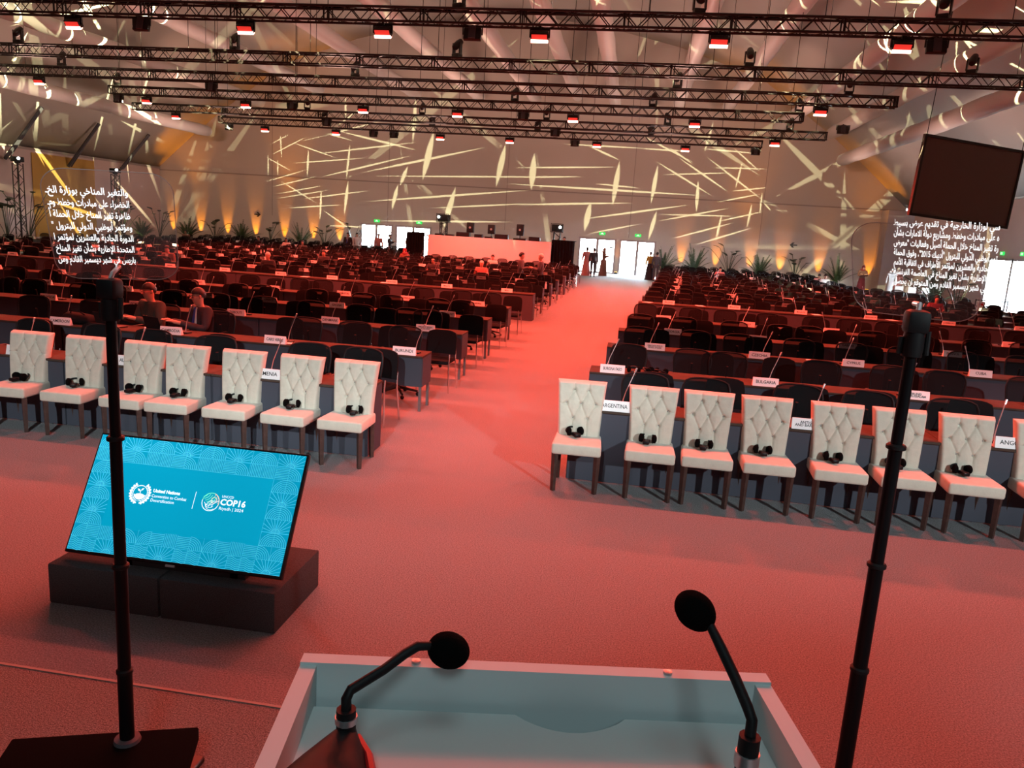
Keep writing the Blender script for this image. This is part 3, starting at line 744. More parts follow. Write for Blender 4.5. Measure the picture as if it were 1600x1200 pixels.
NAMES = {
 ('R', 0): [(-0.05, 'ARGENTINA'), (1.80, 'ANTIGUA\nAND BARBUDA'), (3.62, 'ANGOLA')],
 ('R', 1): [(-0.13, 'BURKINA FASO'), (1.75, 'BULGARIA'), (3.50, 'BRUNEI\nDARUSSALAM'), (5.3, 'BRAZIL')],
 ('R', 2): [(0.46, "DEMOCRATIC PEOPLE'S\nREPUBLIC OF KOREA"), (2.04, 'CZECHIA'), (3.41, 'CYPRUS'), (5.2, 'CUBA')],
 ('R', 3): [(0.84, 'GEORGIA'), (2.35, 'GAMBIA'), (3.9, 'GABON'), (5.65, 'FRANCE')],
 ('R', 4): [(0.76, 'JAMAICA'), (2.50, 'ITALY'), (4.2, 'ISRAEL'), (5.95, 'IRELAND')],
 ('R', 5): [(1.05, 'MALDIVES'), (2.76, 'MALAYSIA'), (4.46, 'MALAWI'), (6.2, 'MADAGASCAR'), (8.1, 'LUXEMBOURG')],
 ('L', 0): [(-3.70, 'ARMENIA'), (-5.28, 'AUSTRALIA'), (-6.62, 'AUSTRIA')],
 ('L', 1): [(-2.86, 'BURUNDI'), (-4.66, 'CABO VERDE'), (-6.18, 'CAMBODIA'), (-7.86, 'CAMEROON')],
 ('L', 2): [(-3.22, 'DEMOCRATIC REPUBLIC\nOF THE CONGO'), (-4.84, 'DENMARK'), (-6.50, 'DJIBOUTI'), (-8.3, 'DOMINICA'), (-10.0, 'ECUADOR')],
 ('L', 3): [(-3.4, 'GERMANY'), (-5.60, 'GHANA'), (-7.0, 'GREECE'), (-8.35, 'GRENADA'), (-10.1, 'GUINEA'), (-11.9, 'GUYANA')],
 ('L', 4): [(-3.3, 'JAPAN'), (-4.9, 'JORDAN'), (-6.4, 'KAZAKHSTAN'), (-8.1, 'KENYA'), (-9.95, 'KIRIBATI'), (-11.8, 'KUWAIT')],
 ('L', 5): [(-3.35, 'MALI'), (-5.05, 'MALTA'), (-6.64, 'MAURITANIA'), (-8.4, 'MAURITIUS'), (-9.95, 'MEXICO')],
}
def vis(P, m=70):
    x, y = px(P); return -m < x < 1600+m and -200 < y < 1300
swl = []; vcl = []
rk = random.Random(3)
def keep_clear(r, side, cx, cy):
    "the chairs of one row stand between the nameplates of the next one, as seen from the stage"
    nl = NAMES.get((side, r+1))
    if not nl or r > 4 or (r > 0 and rk.random() < 0.35): return cx
    for nx_, _ in nl:
        xb = nx_*cy/YR[r+1]
        if abs(cx-xb) < 0.37: cx = xb + (0.37 if cx >= xb else -0.37)
    return min(cx, -2.78) if side == 'L' else max(cx, -0.15)
rnd = random.Random(11)
for r, Y in enumerate(YR):
    for side in ('L', 'R'):
        sname = 'left' if side == 'L' else 'right'
        x_in = -2.60 if side == 'L' else -0.42+0.0585*(Y-9.75)
        if side == 'R' and r == 0: x_in = -0.48
        if side == 'L' and r == 0: x_in = -2.58
        sg = -1 if side == 'L' else 1
        x_end = -26.5 if side == 'L' else (12.2 if r < 10 else 10.6)
        if side == 'L' and r >= 13: x_in = -12.4 if r == 13 else -14.6
        if r == 16 and side == 'R': x_in = 1.9
        names = dict()
        nlist = NAMES.get((side, r))
        k = 0
        while True:
            xc = x_in + sg*DW*(k+0.5)
            if abs(xc) > abs(x_end): break
            if vis((xc-sg*0.8, Y, 0.7)):
                nm = ORD[k+1]
                dk_ = dk[r in FULL]
                o = place(dk_, dku[r in FULL], (xc, Y, 0), 0, 'brown-topped desk in the %s row %s of the aisle, %s from the aisle' % (ORD[r+1], sname, nm), 'delegate desks'); dku[r in FULL] = True
            # chairs: two swivel and two visitor chairs for each desk
            for q in (-0.5, 0.5):
                cx = xc + q*DW*0.5 + rnd.uniform(-0.07, 0.07); cy = Y+DD+0.36+rnd.uniform(-0.05, 0.10)
                cx = keep_clear(r, side, cx, cy)
                if vis((cx, cy, 0.9), 20): swl.append((r, side, k*2+(1 if q*sg < 0 else 2), cx, cy, rnd.gauss(0, 0.12)))
                cx = xc + q*DW*0.5 + 0.40 + rnd.uniform(-0.08, 0.08); cy = Y+DD+1.02+rnd.uniform(-0.05, 0.06)
                if side == 'L' and k == 0 and q > 0: cx = xc + q*DW*0.5 + 0.22
                cx = keep_clear(r, side, cx, cy)
                nextgap = (YR[r+1]-Y) if r+1 < len(YR) else 9
                if vis((cx, cy, 0.8), 20): vcl.append((r, side, k*2+(1 if q*sg < 0 else 2), cx, cy, rnd.gauss(0, 0.10)))
            # nameplate
            if nlist is None or k >= len(nlist): 
                nx = xc + rnd.uniform(-0.25, 0.25); s = None
                if nlist is not None and nlist: nx = nlist[-1][0] + sg*1.72*(k-len(nlist)+1)
            else: nx, s = nlist[k]
            if vis((nx, Y, 0.8), 10):
                o = place(pl, plu, (nx, Y+0.05, 0.75), rnd.uniform(-0.05, 0.05), '', 'nameplates on the desks') if True else None
                if not plu: plu = True
                for ch in list(o.children):
                    if ch.name.startswith('lettering'): bpy.data.objects.remove(ch)
                if s: plate_text(o, s); o['label'] = 'white nameplate reading %s in the %s desk row' % (s.replace('\n', ' '), ORD[r+1])
                else:
                    plate_dash(o, rnd); o['label'] = 'small white nameplate in the %s desk row %s of the aisle, %s from the aisle' % (ORD[r+1], sname, ORD[k+1])
            mx_ = nx + (0.02 if side == 'L' else 0.0) + 0.25*rnd.choice((-1, 1))*0.3
            if vis((mx_, Y, 1.0), 10):
                o = place(mic, mu, (mx_, Y+0.24, 0.75), (0.0 if side == 'L' else (0.9 if nx < 4 else PI-0.6)) + rnd.uniform(-0.2, 0.2), 'silver gooseneck microphone in the %s desk row %s of the aisle, %s from the aisle' % (ORD[r+1], sname, ORD[k+1]), 'gooseneck microphones on the desks'); mu = True
                o.scale = (1, 1, 0.82)
            k += 1
# sort by distance; the nearest keep their parts, the rest of the first 300 are one mesh each, what is left is stuff
SEATED = []
def put_chairs(lst, proto, me, word, name, cap=300, near=110):
    lst = sorted(lst, key=lambda c: c[3]**2+c[4]**2); used = False; rest = []
    for n_, (r, side, k, x, y, rz) in enumerate(lst):
        sname = 'left' if side == 'L' else 'right'
        lab = 'black %s, %s desk row %s of the aisle, %s seat' % (word, ORD[r+1], sname, ORD[k])
        if n_ < near:
            place(proto, used, (x, y, 0), rz, lab, word+'s behind the desks'); used = True
        elif n_ < cap:
            o = bpy.data.objects.new(name, me); C.objects.link(o); o.location = (x, y, 0); o.rotation_euler = (0, 0, rz)
            tag(o, lab, 'chair', word+'s behind the desks')
        else: rest.append((x, y, rz))
    if rest:
        co = np.array([v.co[:] for v in me.vertices]); F = [tuple(p.vertices) for p in me.polygons]; MI = [p.material_index for p in me.polygons]
        vs = []; fs = []; mi = []
        for x, y, rz in rest:
            c_, s_ = math.cos(rz), math.sin(rz); n0 = len(vs)
            vv = np.stack([co[:, 0]*c_-co[:, 1]*s_+x, co[:, 0]*s_+co[:, 1]*c_+y, co[:, 2]], 1)
            vs += vv.tolist(); fs += [tuple(i+n0 for i in f) for f in F]; mi += MI
        m2 = bpy.data.meshes.new(name); m2.from_pydata(vs, [], fs)
        for m in me.materials: m2.materials.append(m)
        m2.polygons.foreach_set('material_index', mi); m2.update()
        o = bpy.data.objects.new(name, m2); C.objects.link(o)
        tag(o, 'mass of black %ss in the farthest desk rows' % word, 'chairs', None, 'stuff')
print('chairs', len(swl), len(vcl))

# ------------------------------------------------------------------ people
def skin_obj(name, nodes, edges, m, parent, sub=1, root=0):
    me = bpy.data.meshes.new(name); me.from_pydata([n[0] for n in nodes], edges, []); me.materials.append(m)
    o = bpy.data.objects.new(name, me); C.objects.link(o)
    md = o.modifiers.new('skin', 'SKIN'); md.use_smooth_shade = True
    if not me.skin_vertices: me.skin_vertices.new()
    for i, n in enumerate(nodes):
        r = n[1]; r = r if isinstance(r, tuple) else (r, r)
        me.skin_vertices[0].data[i].radius = r; me.skin_vertices[0].data[i].use_root = (i == root)
    s_ = o.modifiers.new('sub', 'SUBSURF'); s_.levels = sub; s_.render_levels = sub
    o.parent = parent; return o
def person(label, loc, rz, top, bottom, skin='skin', hair='hair', pose='stand', h=1.72, arms='down', robe=False, scarf=None, lean=0.0, near=False, shirt=None, tie=False, glasses=False, cat='person', bald=False, turn=0.0, group=None):
    t = thing('person', label, cat, loc, rz, group); s = h/1.72
    hip = 0.92 if pose == 'stand' else 0.50
    V = lambda x, y, z: Vector((x*s, y*s, z*s))
    fwd = -1
    def up(x, y, dz):   # point on the trunk, dz above the hip, leaning forward
        return V(x, y - math.sin(lean)*dz, hip + math.cos(lean)*dz)
    pel = up(0, 0, 0.0); belly = up(0, 0, 0.16); chest = up(0, 0, 0.36); neck = up(0, 0.0, 0.525)
    hd0 = up(0, -0.02, 0.565); hd1 = up(0, -0.03, 0.64); hd2 = up(0, -0.015, 0.735)
    sh = {g: up(g*0.185, 0, 0.455) for g in (-1, 1)}
    if arms == 'down': el = {g: up(g*0.23, 0.02, 0.18) for g in (-1, 1)}; wr = {g: up(g*0.24, -0.05, -0.06) for g in (-1, 1)}
    elif arms == 'desk': el = {g: up(g*0.25, -0.10, 0.20) for g in (-1, 1)}; wr = {g: V(g*0.12, -0.46, 0.80) for g in (-1, 1)}
    elif arms == 'hold': el = {g: up(g*0.23, -0.03, 0.20) for g in (-1, 1)}; wr = {g: up(g*0.07, -0.30, 0.26) for g in (-1, 1)}
    elif arms == 'phone': el = {-1: up(-0.23, -0.03, 0.20), 1: up(0.23, -0.05, 0.22)}; wr = {-1: up(-0.05, -0.30, 0.34), 1: up(0.05, -0.30, 0.32)}
    elif arms == 'fold': el = {g: up(g*0.24, -0.06, 0.22) for g in (-1, 1)}; wr = {g: up(-g*0.08, -0.20, 0.30) for g in (-1, 1)}
    if pose == 'stand': kn = {g: V(g*0.10, -0.02-0.03*g, 0.50) for g in (-1, 1)}; an = {g: V(g*0.10, 0.02+0.02*g, 0.09) for g in (-1, 1)}; toe = {g: an[g]+V(0, -0.17, -0.05) for g in (-1, 1)}
    else: kn = {g: V(g*0.13, -0.42, 0.50) for g in (-1, 1)}; an = {g: V(g*0.13, -0.38, 0.09) for g in (-1, 1)}; toe = {g: an[g]+V(0, -0.17, -0.05) for g in (-1, 1)}
    N = [(pel, (0.12*s, 0.09*s)), (belly, (0.11*s, 0.08*s)), (chest, (0.11*s, 0.08*s)), (neck, 0.046*s), (hd0, (0.064*s, 0.074*s)), (hd1, (0.080*s, 0.098*s)), (hd2, (0.056*s, 0.066*s))]
    E_ = [(0, 1), (1, 2), (2, 3), (3, 4), (4, 5), (5, 6)]
    def addn(p, r, par): N.append((p, r)); E_.append((par, len(N)-1)); return len(N)-1
    for g in (-1, 1):
        a = addn(sh[g]*0.97, 0.045*s, 2); a = addn(el[g], 0.042*s, a); a = addn(wr[g], 0.028*s, a)
        d = (wr[g]-el[g]).normalized()
        palm = wr[g]+d*0.07*s
        a = addn(palm, (0.034*s, 0.02*s), a)
        if near:
            side = d.cross(Vector((0, 0, 1))).normalized()
            for q in range(4):
                st = palm+side*(q-1.5)*0.019; ln = (0.060, 0.068, 0.064, 0.050)[q]
                b_ = addn(st+d*0.03, 0.0085, a); b_ = addn(st+d*0.06+Vector((0, 0, -0.008)), 0.008, b_); addn(st+d*(0.03+ln)+Vector((0, 0, -0.022)), 0.007, b_)
            b_ = addn(palm-side*g*0.04+d*0.0, 0.011, a); addn(palm-side*g*0.06+d*0.035, 0.009, b_)
        else: addn(palm+d*0.07*s, 0.016*s, a)
        a = addn(V(g*0.09, 0, hip-0.02), 0.085*s, 0); a = addn(kn[g], 0.06*s, a); a = addn(an[g], 0.04*s, a); addn(toe[g], 0.035*s, a)
    body = skin_obj('body', N, E_, M[skin], t, 1 if not near else 2)
    # clothing
    Nn = [(up(0, 0, -0.06), (0.165*s, 0.125*s)), (belly, (0.155*s, 0.12*s)), (chest, (0.19*s, 0.14*s)), (up(0, 0.01, 0.50), (0.085*s, 0.08*s))]; Ee = [(0, 1), (1, 2), (2, 3)]
    for g in (-1, 1):
        n0 = len(Nn); Nn += [(sh[g], 0.088*s), (el[g], 0.064*s), (wr[g]-(wr[g]-el[g])*0.06, 0.046*s)]; Ee += [(2, n0), (n0, n0+1), (n0+1, n0+2)]
    skin_obj('jacket' if not robe else 'robe_top', Nn, Ee, M[top], t, 2 if near else 1)
    if robe:
        b = MB().lathe([(0.27*s, 0.02), (0.25*s, 0.3*s), (0.20*s, 0.7*s), (0.165*s, 1.0*s)], 14); 
        if pose == 'stand': b.obj('robe_skirt', M[bottom], t)
    if not robe or pose != 'stand':
        Nn = [(V(0, 0, hip+0.02), (0.15*s, 0.115*s))]; Ee = []
        for g in (-1, 1):
            n0 = len(Nn); Nn += [(V(g*0.09, 0 if pose == 'stand' else -0.05, hip-0.05), 0.095*s), (kn[g], 0.075*s), (an[g]+V(0, 0, 0.02), 0.062*s)]; Ee += [(0, n0), (n0, n0+1), (n0+1, n0+2)]
        skin_obj('trousers', Nn, Ee, M[bottom], t, 1)
        b = MB()
        for g in (-1, 1): b.ball(an[g]+V(0, -0.08, -0.05), (0.05*s, 0.13*s, 0.05*s), 10, 6)
        b.v = [(x, y, max(z, 0.002)) for x, y, z in b.v]
        b.obj('shoes', M['gloss'], t)
    ax = Matrix.Rotation(lean*0.9, 4, 'X')
    hc = up(0, -0.020, 0.675)
    if scarf:
        b = MB().ball(hc+V(0, 0.012, 0.01), (0.098*s, 0.112*s, 0.125*s), 14, 10)
        b.ball(up(0, 0.03, 0.53), (0.15*s, 0.12*s, 0.12*s), 14, 8)
        # face opening: keep only what lies behind the face
        b.v = [(x, max(y, hc.y-0.068*s), z) if z > hc.z-0.12*s else (x, y, z) for x, y, z in b.v]
        b.obj('head_scarf', M[scarf], t)
    elif not bald:
        b = MB().ball((0, 0, 0), (0.086*s, 0.103*s, 0.10*s), 16, 12)
        vv = []
        for x, y, z in b.v:
            lim = 0.015*s if y < -0.02*s else -0.045*s if y < 0.04*s else -0.075*s
            z = max(z, lim); vv.append(ax @ Vector((x, y+0.010*s if z > 0.02*s else y+0.02*s, z)) + hc + V(0, 0.0, 0.012))
        b.v = [tuple(v) for v in vv]; b.obj('hair', M[hair], t)
    if near:
        fy = hc.y-0.098*s
        def fp(x, y, z): return tuple((ax @ Vector((x*s, y*s, z*s))) + hc)
        MB().ball(fp(-0.03, -0.088, -0.012), 0.010, 8, 6).ball(fp(0.03, -0.088, -0.012), 0.010, 8, 6).obj('eyes', M['ink'], t)
        MB().tube([fp(0, -0.088, 0.0), fp(0, -0.112, -0.035), fp(0, -0.094, -0.045)], [0.008, 0.015, 0.008], 8).obj('nose', M[skin], t)
        MB().tube([fp(-0.024, -0.082, -0.068), fp(0, -0.092, -0.066), fp(0.024, -0.082, -0.068)], [0.002, 0.005, 0.002], 6).obj('mouth', M['redrobe'], t)
        for g in (-1, 1): MB().ball(fp(g*0.078, 0.0, -0.02), (0.010, 0.02, 0.03), 8, 6).obj('ear', M[skin], t)
        MB().tube([fp(-0.048, -0.094, 0.010), fp(-0.02, -0.10, 0.014)], 0.004, 5).tube([fp(0.048, -0.094, 0.010), fp(0.02, -0.10, 0.014)], 0.004, 5).obj('eyebrows', M[hair], t)
        if glasses:
            b = MB()
            for g in (-1, 1):
                b.tube([fp(g*0.032+0.026*math.cos(a), -0.102, -0.012+0.02*math.sin(a)) for a in [2*PI*k/14 for k in range(14)]], 0.0026, 5, closed=True)
                b.tube([fp(g*0.058, -0.10, -0.008), fp(g*0.082, 0.0, -0.008)], 0.0026, 5)
            b.tube([fp(-0.008, -0.104, -0.01), fp(0.008, -0.104, -0.01)], 0.0026, 5)
            b.obj('glasses', M[glasses], t)
    if shirt:
        p0 = up(0, 0, 0.50); p1 = up(0, 0, 0.20)
        yy = -0.118*s
        b = MB().add([p0+V(-0.055, -0.075, 0.0), p0+V(0.055, -0.075, 0.0), p1+V(0.012, -0.155, 0), p1+V(-0.012, -0.155, 0),
                      p0+V(-0.055, -0.055, 0.0), p0+V(0.055, -0.055, 0.0), p1+V(0.012, -0.12, 0), p1+V(-0.012, -0.12, 0)],
                     [(0, 1, 2, 3), (4, 7, 6, 5), (0, 4, 5, 1), (1, 5, 6, 2), (3, 2, 6, 7), (0, 3, 7, 4)])
        b.obj('shirt', M[shirt], t, smooth=False)
        if tie:
            b = MB().add([p0+V(-0.018, -0.088, 0.0), p0+V(0.018, -0.088, 0.0), p1+V(0.034, -0.172, 0), p1+V(-0.034, -0.172, 0), p1+V(0, -0.176, -0.05)],
                         [(0, 1, 2, 3), (3, 2, 4)])
            o = b.obj('tie', M['blue'], t, smooth=False); o.modifiers.new('s', 'SOLIDIFY').thickness = 0.006
    if bald: MB().ball(hc+V(0, 0.015, -0.02), (0.084*s, 0.095*s, 0.06*s), 14, 8).obj('hair', M[hair], t)
    return t

# delegates at the Cambodia desk
p1 = at(228, 468, Y=10.68); p2 = at(305, 486, Y=10.62)
person('man in dark olive jacket and glasses working at a laptop behind the CAMBODIA plate', (p1.x+0.02, 10.88, 0), -0.35, 'olive', 'suit', pose='sit', arms='desk', lean=0.13, near=True, glasses='pink', h=1.80)
person('man in dark suit with blue tie and black glasses seated right of the other man', (p2.x+0.03, 10.84, 0), -0.60, 'suit', 'suit', pose='sit', arms='desk', lean=0.13, near=True, shirt='whitecloth', tie=True, glasses='gloss', h=1.78)
# each sits on the nearest swivel chair
seats = [(p1.x+0.02, 10.90), (p2.x+0.03, 10.86)]
row = [c for c in swl if c[0] == 1 and c[1] == 'L']
for sx_, sy_ in seats:
    c = min(row, key=lambda c: abs(c[3]-sx_)); row.remove(c); swl.remove(c); swl.append((c[0], c[1], c[2], sx_, sy_, 0.0))
vcl = [c for c in vcl if not (c[0] == 1 and c[1] == 'L' and any(abs(c[3]-a) < 0.2 for a, _ in seats))]
put_chairs(swl, sw, swm, 'mesh-backed swivel chair', 'swivel_chair')
put_chairs(vcl, vc, vcm, 'padded visitor chair', 'visitor_chair')

def seated(x, y, Y, label, top='suit', skin='skin', hair='hair', **k):
    p = at(x, y, Y=Y); k.setdefault('arms', 'desk'); k.setdefault('lean', 0.12)
    if not label.startswith('technician'):
        c = min(swl, key=lambda c: math.hypot(c[3]-p.x, c[4]-Y)); p = Vector((c[3], 0, 0)); Y = c[4]-0.02
    person(label, (p.x, Y, 0), k.pop('rz', 0), top, 'suit', skin, hair, 'sit', h=1.68, **k)
def standing(x, Y, label, top, bottom, rz=0, **k):
    p = at(x, 400, Y=Y); person(label, (p.x, Y, 0), rz, top, bottom, pose='stand', **k)
seated(290, 383, 24.75, 'person in rust jacket seated alone in the seventh row at left', 'brown', lean=0.2, shirt='whitecloth')
seated(430, 410, 24.75, 'white-haired person seated with a dark jacket in the middle rows', 'suit', hair='white_hair')
seated(507, 398, 29.65, 'person with brown hair seated behind the white-haired delegate', 'suit')
seated(452, 378, 42.2, 'person in white top seated far back below the amber lights', 'whitecloth', skin='skin2')
seated(411, 372, 42.2, 'person in dark top seated in a far row, left of the one in white', 'suit', skin='skin2')
seated(480, 380, 39.9, 'man seated far back to the right of the palm', 'olive', skin='skin2')
seated(646, 388, 37.6, 'person in red headscarf seated near the white console', 'brown', scarf='redrobe')
seated(688, 404, 30.2, 'bald man seated before the white console', 'suit', bald=True)
seated(785, 401, 37.6, 'woman in pale top seated in front of the white console', 'whitecloth')
seated(773, 411, 30.2, 'person in white cap seated left of the two standing men', 'pink', hair='white_hair')
seated(1113, 415, 42.2, 'woman in pink top seated in the right rows below an amber light', 'pink')
seated(1297, 425, 44.5, 'person in pink top bent over a desk by the right palms', 'pink', lean=0.5)
seated(1327, 430, 42.2, 'person in white seated by the right palm near the prompter glass', 'whitecloth')
seated(1451, 449, 27.45, 'person in red shirt seated in the right rows behind the prompter glass', 'redrobe', skin='skin')
seated(205, 365, 44.5, 'person seated far left below the broad-leaf plants', 'brown', skin='skin2')
standing(815, 27.4, 'man in dark jacket standing at left in the rows facing another man', 'greysuit', 'suit', rz=PI/2, arms='hold', hair='hair')
standing(846, 27.3, 'man in grey jacket standing at right in the rows handing something over', 'greysuit', 'suit', rz=-PI/2, arms='hold', hair='white_hair')
standing(543, 44.2, 'man in black suit and tie standing left of the far doors', 'suit', 'suit', shirt='whitecloth', tie=True)
standing(557, 45.5, 'woman in pale dress standing beside the man in black suit', 'whitecloth', 'whitecloth', robe=True, rz=0.8)
standing(591, 47.6, 'person in pink shawl standing in the bright left doorway', 'pink', 'suit', arms='down')
standing(583, 52.9, 'person in white standing outside the left doorway', 'whitecloth', 'whitecloth')
standing(608, 47.8, 'person in dark clothes looking at a phone in the left doorway', 'suit', 'suit', arms='phone', rz=PI/2)
standing(637, 48.0, 'person in brown robe standing in the second doorway', 'brown', 'brown', robe=True, scarf='brown', arms='hold', rz=1.2)
standing(917, 47.4, 'woman in pink sari standing by the right doors', 'pink', 'pink', robe=True, rz=PI)
standing(928, 46.8, 'man in black suit seen from behind by the right doors', 'suit', 'suit', rz=PI)
standing(944, 48.6, 'woman in brown sari holding up a phone by the glazed door', 'brown', 'brown', robe=True, scarf='brown', arms='phone', rz=PI*0.6)
standing(1017, 47.3, 'woman in yellow shawl standing at the right edge of the open door', 'yellow', 'suit', robe=True, rz=PI*1.1)
standing(1027, 46.9, 'man in grey suit standing beside the palm near the open door', 'greysuit', 'greysuit', rz=PI*0.95)
standing(1352, 46.2, 'woman in dark red headscarf with folded arms by the right wall', 'brown', 'redrobe', robe=True, scarf='redrobe', arms='fold')
standing(1398, 44.0, 'person in pale robe standing behind the prompter glass at right', 'whitecloth', 'whitecloth', robe=True, scarf='whitecloth')
standing(1408, 45.2, 'second person in pale robe behind the prompter glass at right', 'pink', 'pink', robe=True, scarf='whitecloth')

# laptops, bag and small things on the Cambodia desk
def laptop(x, y, rz, label):
    t = thing('laptop', label, 'laptop', (x, y, 0.75), rz)
    MB().rbox((0, 0, 0.009), (0.33, 0.23, 0.016), 0.004, 1).obj('keyboard_base', M['plastic'], t)
    T = Matrix.Translation((0, -0.115, 0.012)) @ Matrix.Rotation(math.radians(18), 4, 'X')
    MB().rbox((0, 0, 0.11), (0.33, 0.008, 0.22), 0.003, 1, T).obj('lid', M['plastic'], t)
laptop(p1.x-0.06, 9.98, -0.25, 'black laptop open before the man in olive jacket')
laptop(p2.x-0.13, 9.98, -0.35, 'black laptop open before the man with blue tie')
pb = at(125, 500, Y=10.0)
t = thing('travel_bag', 'soft dark red-lit bag lying on the desk beside the CAMEROON plate', 'bag', (pb.x, 10.02, 0.75), 0.05)
b = MB().rbox((0, 0, 0.085), (0.46, 0.28, 0.16), 0.07, 4); b.v = [(x*(1+0.1*math.sin(y*20)), y, z*(1-0.35*max(0, x)/0.23)+0.006*math.sin(x*30)*math.sin(y*25)) for x, y, z in b.v]; b.obj('bag_body', M['fabric'], t)
MB().tube([(-0.12, -0.05, 0.15), (-0.08, -0.09, 0.19), (0.06, -0.09, 0.18), (0.10, -0.05, 0.13)], 0.01, 6).obj('handle', M['fabric'], t)
# paper sheets and bottles
rn = random.Random(5)
def bottle_proto():
    t = thing('water_bottle', '', 'bottle')
    MB().lathe([(0.028, 0), (0.031, 0.01), (0.031, 0.13), (0.014, 0.175), (0.013, 0.19)], 10).obj('bottle_body', M['bluebottle'], t)
    MB().lathe([(0.015, 0.19), (0.015, 0.208)], 10).obj('cap', M['plate'], t); return t
bt = bottle_proto(); used = False
for k, (x, y, Y) in enumerate(((1258, 467, 21.45), (407, 403, 31.4), (412, 404, 31.4), (492, 401, 33.8), (688, 420, 26.3), (716, 430, 23.7), (861, 430, 25.0), (78, 384, 31.4), (865, 415, 33.7), (1152, 462, 23.7), (583, 415, 28.5))):
    p = at(x, y, Y=Y); row_ = min(range(len(YR)), key=lambda i: abs(YR[i]-Y) if YR[i] <= Y else 99)
    place(bt, used, (p.x, YR[row_]+0.25, 0.75), 0, 'small clear bottle on the %s desk row, %s bottle from the left' % (ORD[row_+1], ORD[1+sorted([1258, 407, 412, 492, 688, 716, 861, 78, 865, 1152, 583]).index(x)]), 'bottles on the desks'); used = True
for k, (X, Y) in enumerate(((-9.3, 21.45), (-6.9, 21.4), (1.9, 21.5), (3.3, 16.2+0.9), (4.9, 21.4), (-4.6, 9.95), (-0.9+1.4, 21.4), (2.9, 12.4), (6.8, 21.45))):
    b = MB().box(-0.105, 0.105, -0.148, 0.148, 0, 0.004); o = b.obj('paper_sheet', M['paper'], None, (X, Y, 0.751), (0, 0, rn.uniform(-0.4, 0.4)), smooth=False)
    tag(o, 'sheet of white paper lying on a desk top, %s of nine from the stage' % ORD[1+k], 'paper', 'paper sheets on the desks')
# a phone / gadgets near desk edges on Burkina Faso desk
for k, (x, y) in enumerate(((990, 580), (1015, 582), (1033, 583))):
    p = at(x, y, z=0.77)
    hp = place(hs, True, (p.x, min(p.y, 10.12), 0.752), k*1.3, 'black headphones lying on the desk beside the BURKINA FASO plate, %s from the aisle' % ORD[k+1], 'headphones on the second row desk')

# ------------------------------------------------------------------ television on its riser
yb, yt, zb, zt = 4.10, 4.50, 0.305, 0.975
BLc = Vector((-3.370, yb, zb)); BRc = Vector((-1.932, yb, zb)); TLc = Vector((-3.330, yt, zt)); TRc = Vector((-1.892, yt, zt))
t = thing('display_screen', 'large teal conference screen tilted back on the carpeted riser', 'television', (0, 0, 0))
u = (BRc-BLc).normalized(); v = ((TLc+TRc)/2-(BLc+BRc)/2); v -= u*v.dot(u); SH = v.length; v.normalize(); nrm = u.cross(v).normalized()
SW = (BRc-BLc).length; org = (BLc+BRc+TLc+TRc)/4
TM = Matrix((( u.x, v.x, nrm.x, org.x), (u.y, v.y, nrm.y, org.y), (u.z, v.z, nrm.z, org.z), (0, 0, 0, 1)))
t.matrix_world = TM
MB().rbox((0, 0, -0.02), (SW, SH, 0.04), 0.006, 2).obj('bezel', M['gloss'], t)
hw, hh = SW/2-0.014, SH/2-0.014
MB().box(-hw, hw, -hh+0.006, hh, 0.0, 0.002).obj('screen_picture', M['tv'], t, smooth=False)
NXT, NYT = 16, 9; tw, th = 2*hw/NXT, 2*(hh-0.003)/NYT
MB().box(-hw+2*tw, hw-2*tw, -hh+2*th, hh-2*th, 0.002, 0.0026).obj('picture_centre', M['tv_in'], t, smooth=False)
pb_ = MB(); LWD = 0.0013
def ln(pts, w_=LWD):
    for (x0, y0), (x1, y1) in zip(pts[:-1], pts[1:]):
        d = Vector((x1-x0, y1-y0)); 
        if d.length < 1e-6: continue
        n_ = Vector((-d.y, d.x)).normalized()*w_
        pb_.add([(x0+n_.x, y0+n_.y, 0.0031), (x0-n_.x, y0-n_.y, 0.0031), (x1-n_.x, y1-n_.y, 0.0031), (x1+n_.x, y1+n_.y, 0.0031)], [(0, 1, 2, 3)])
def tile(kind, x, y):
    if kind == 0:
        for k in range(1, 8): ln([(x+tw*k/8, y), (x+tw*k/8, y+th)])
    elif kind == 1:
        for k in range(1, 8): ln([(x, y+th*k/8), (x+tw, y+th*k/8)])
    elif kind in (2, 3, 4, 5):
        cx = x if kind in (2, 4) else x+tw; cy = y if kind in (2, 3) else y+th
        a0 = {2: 0, 3: PI/2, 4: -PI/2, 5: PI}[kind]
        for k in range(1, 8): ln([(cx+tw*k/7.2*math.cos(a0+PI/2*q/8), cy+th*k/7.2*math.sin(a0+PI/2*q/8)) for q in range(9)])
    elif kind == 6:
        for k in range(7): ln([(x+tw*q/12, y+th*(k+0.5)/7.5+0.007*math.sin(q/12*2*PI)) for q in range(13)])
    elif kind in (7, 8):
        cx = x if kind == 7 else x+tw; sgn = 1 if kind == 7 else -1
        for q in range(0, 7):
            a = PI/2*q/6; L = min(tw/max(math.cos(a), 1e-3), th/max(math.sin(a), 1e-3))
            ln([(cx+sgn*0.024*math.cos(a), y+0.024*math.sin(a)), (cx+sgn*L*math.cos(a), y+L*math.sin(a))])
        for k in (0.008, 0.016, 0.024): ln([(cx+sgn*k*math.cos(PI/2*q/5), y+k*math.sin(PI/2*q/5)) for q in range(6)])
rn = random.Random(2)
top1 = [1, 0, 0, 1, 2, 0, 0, 1, 0, 0, 1, 0, 0, 1]
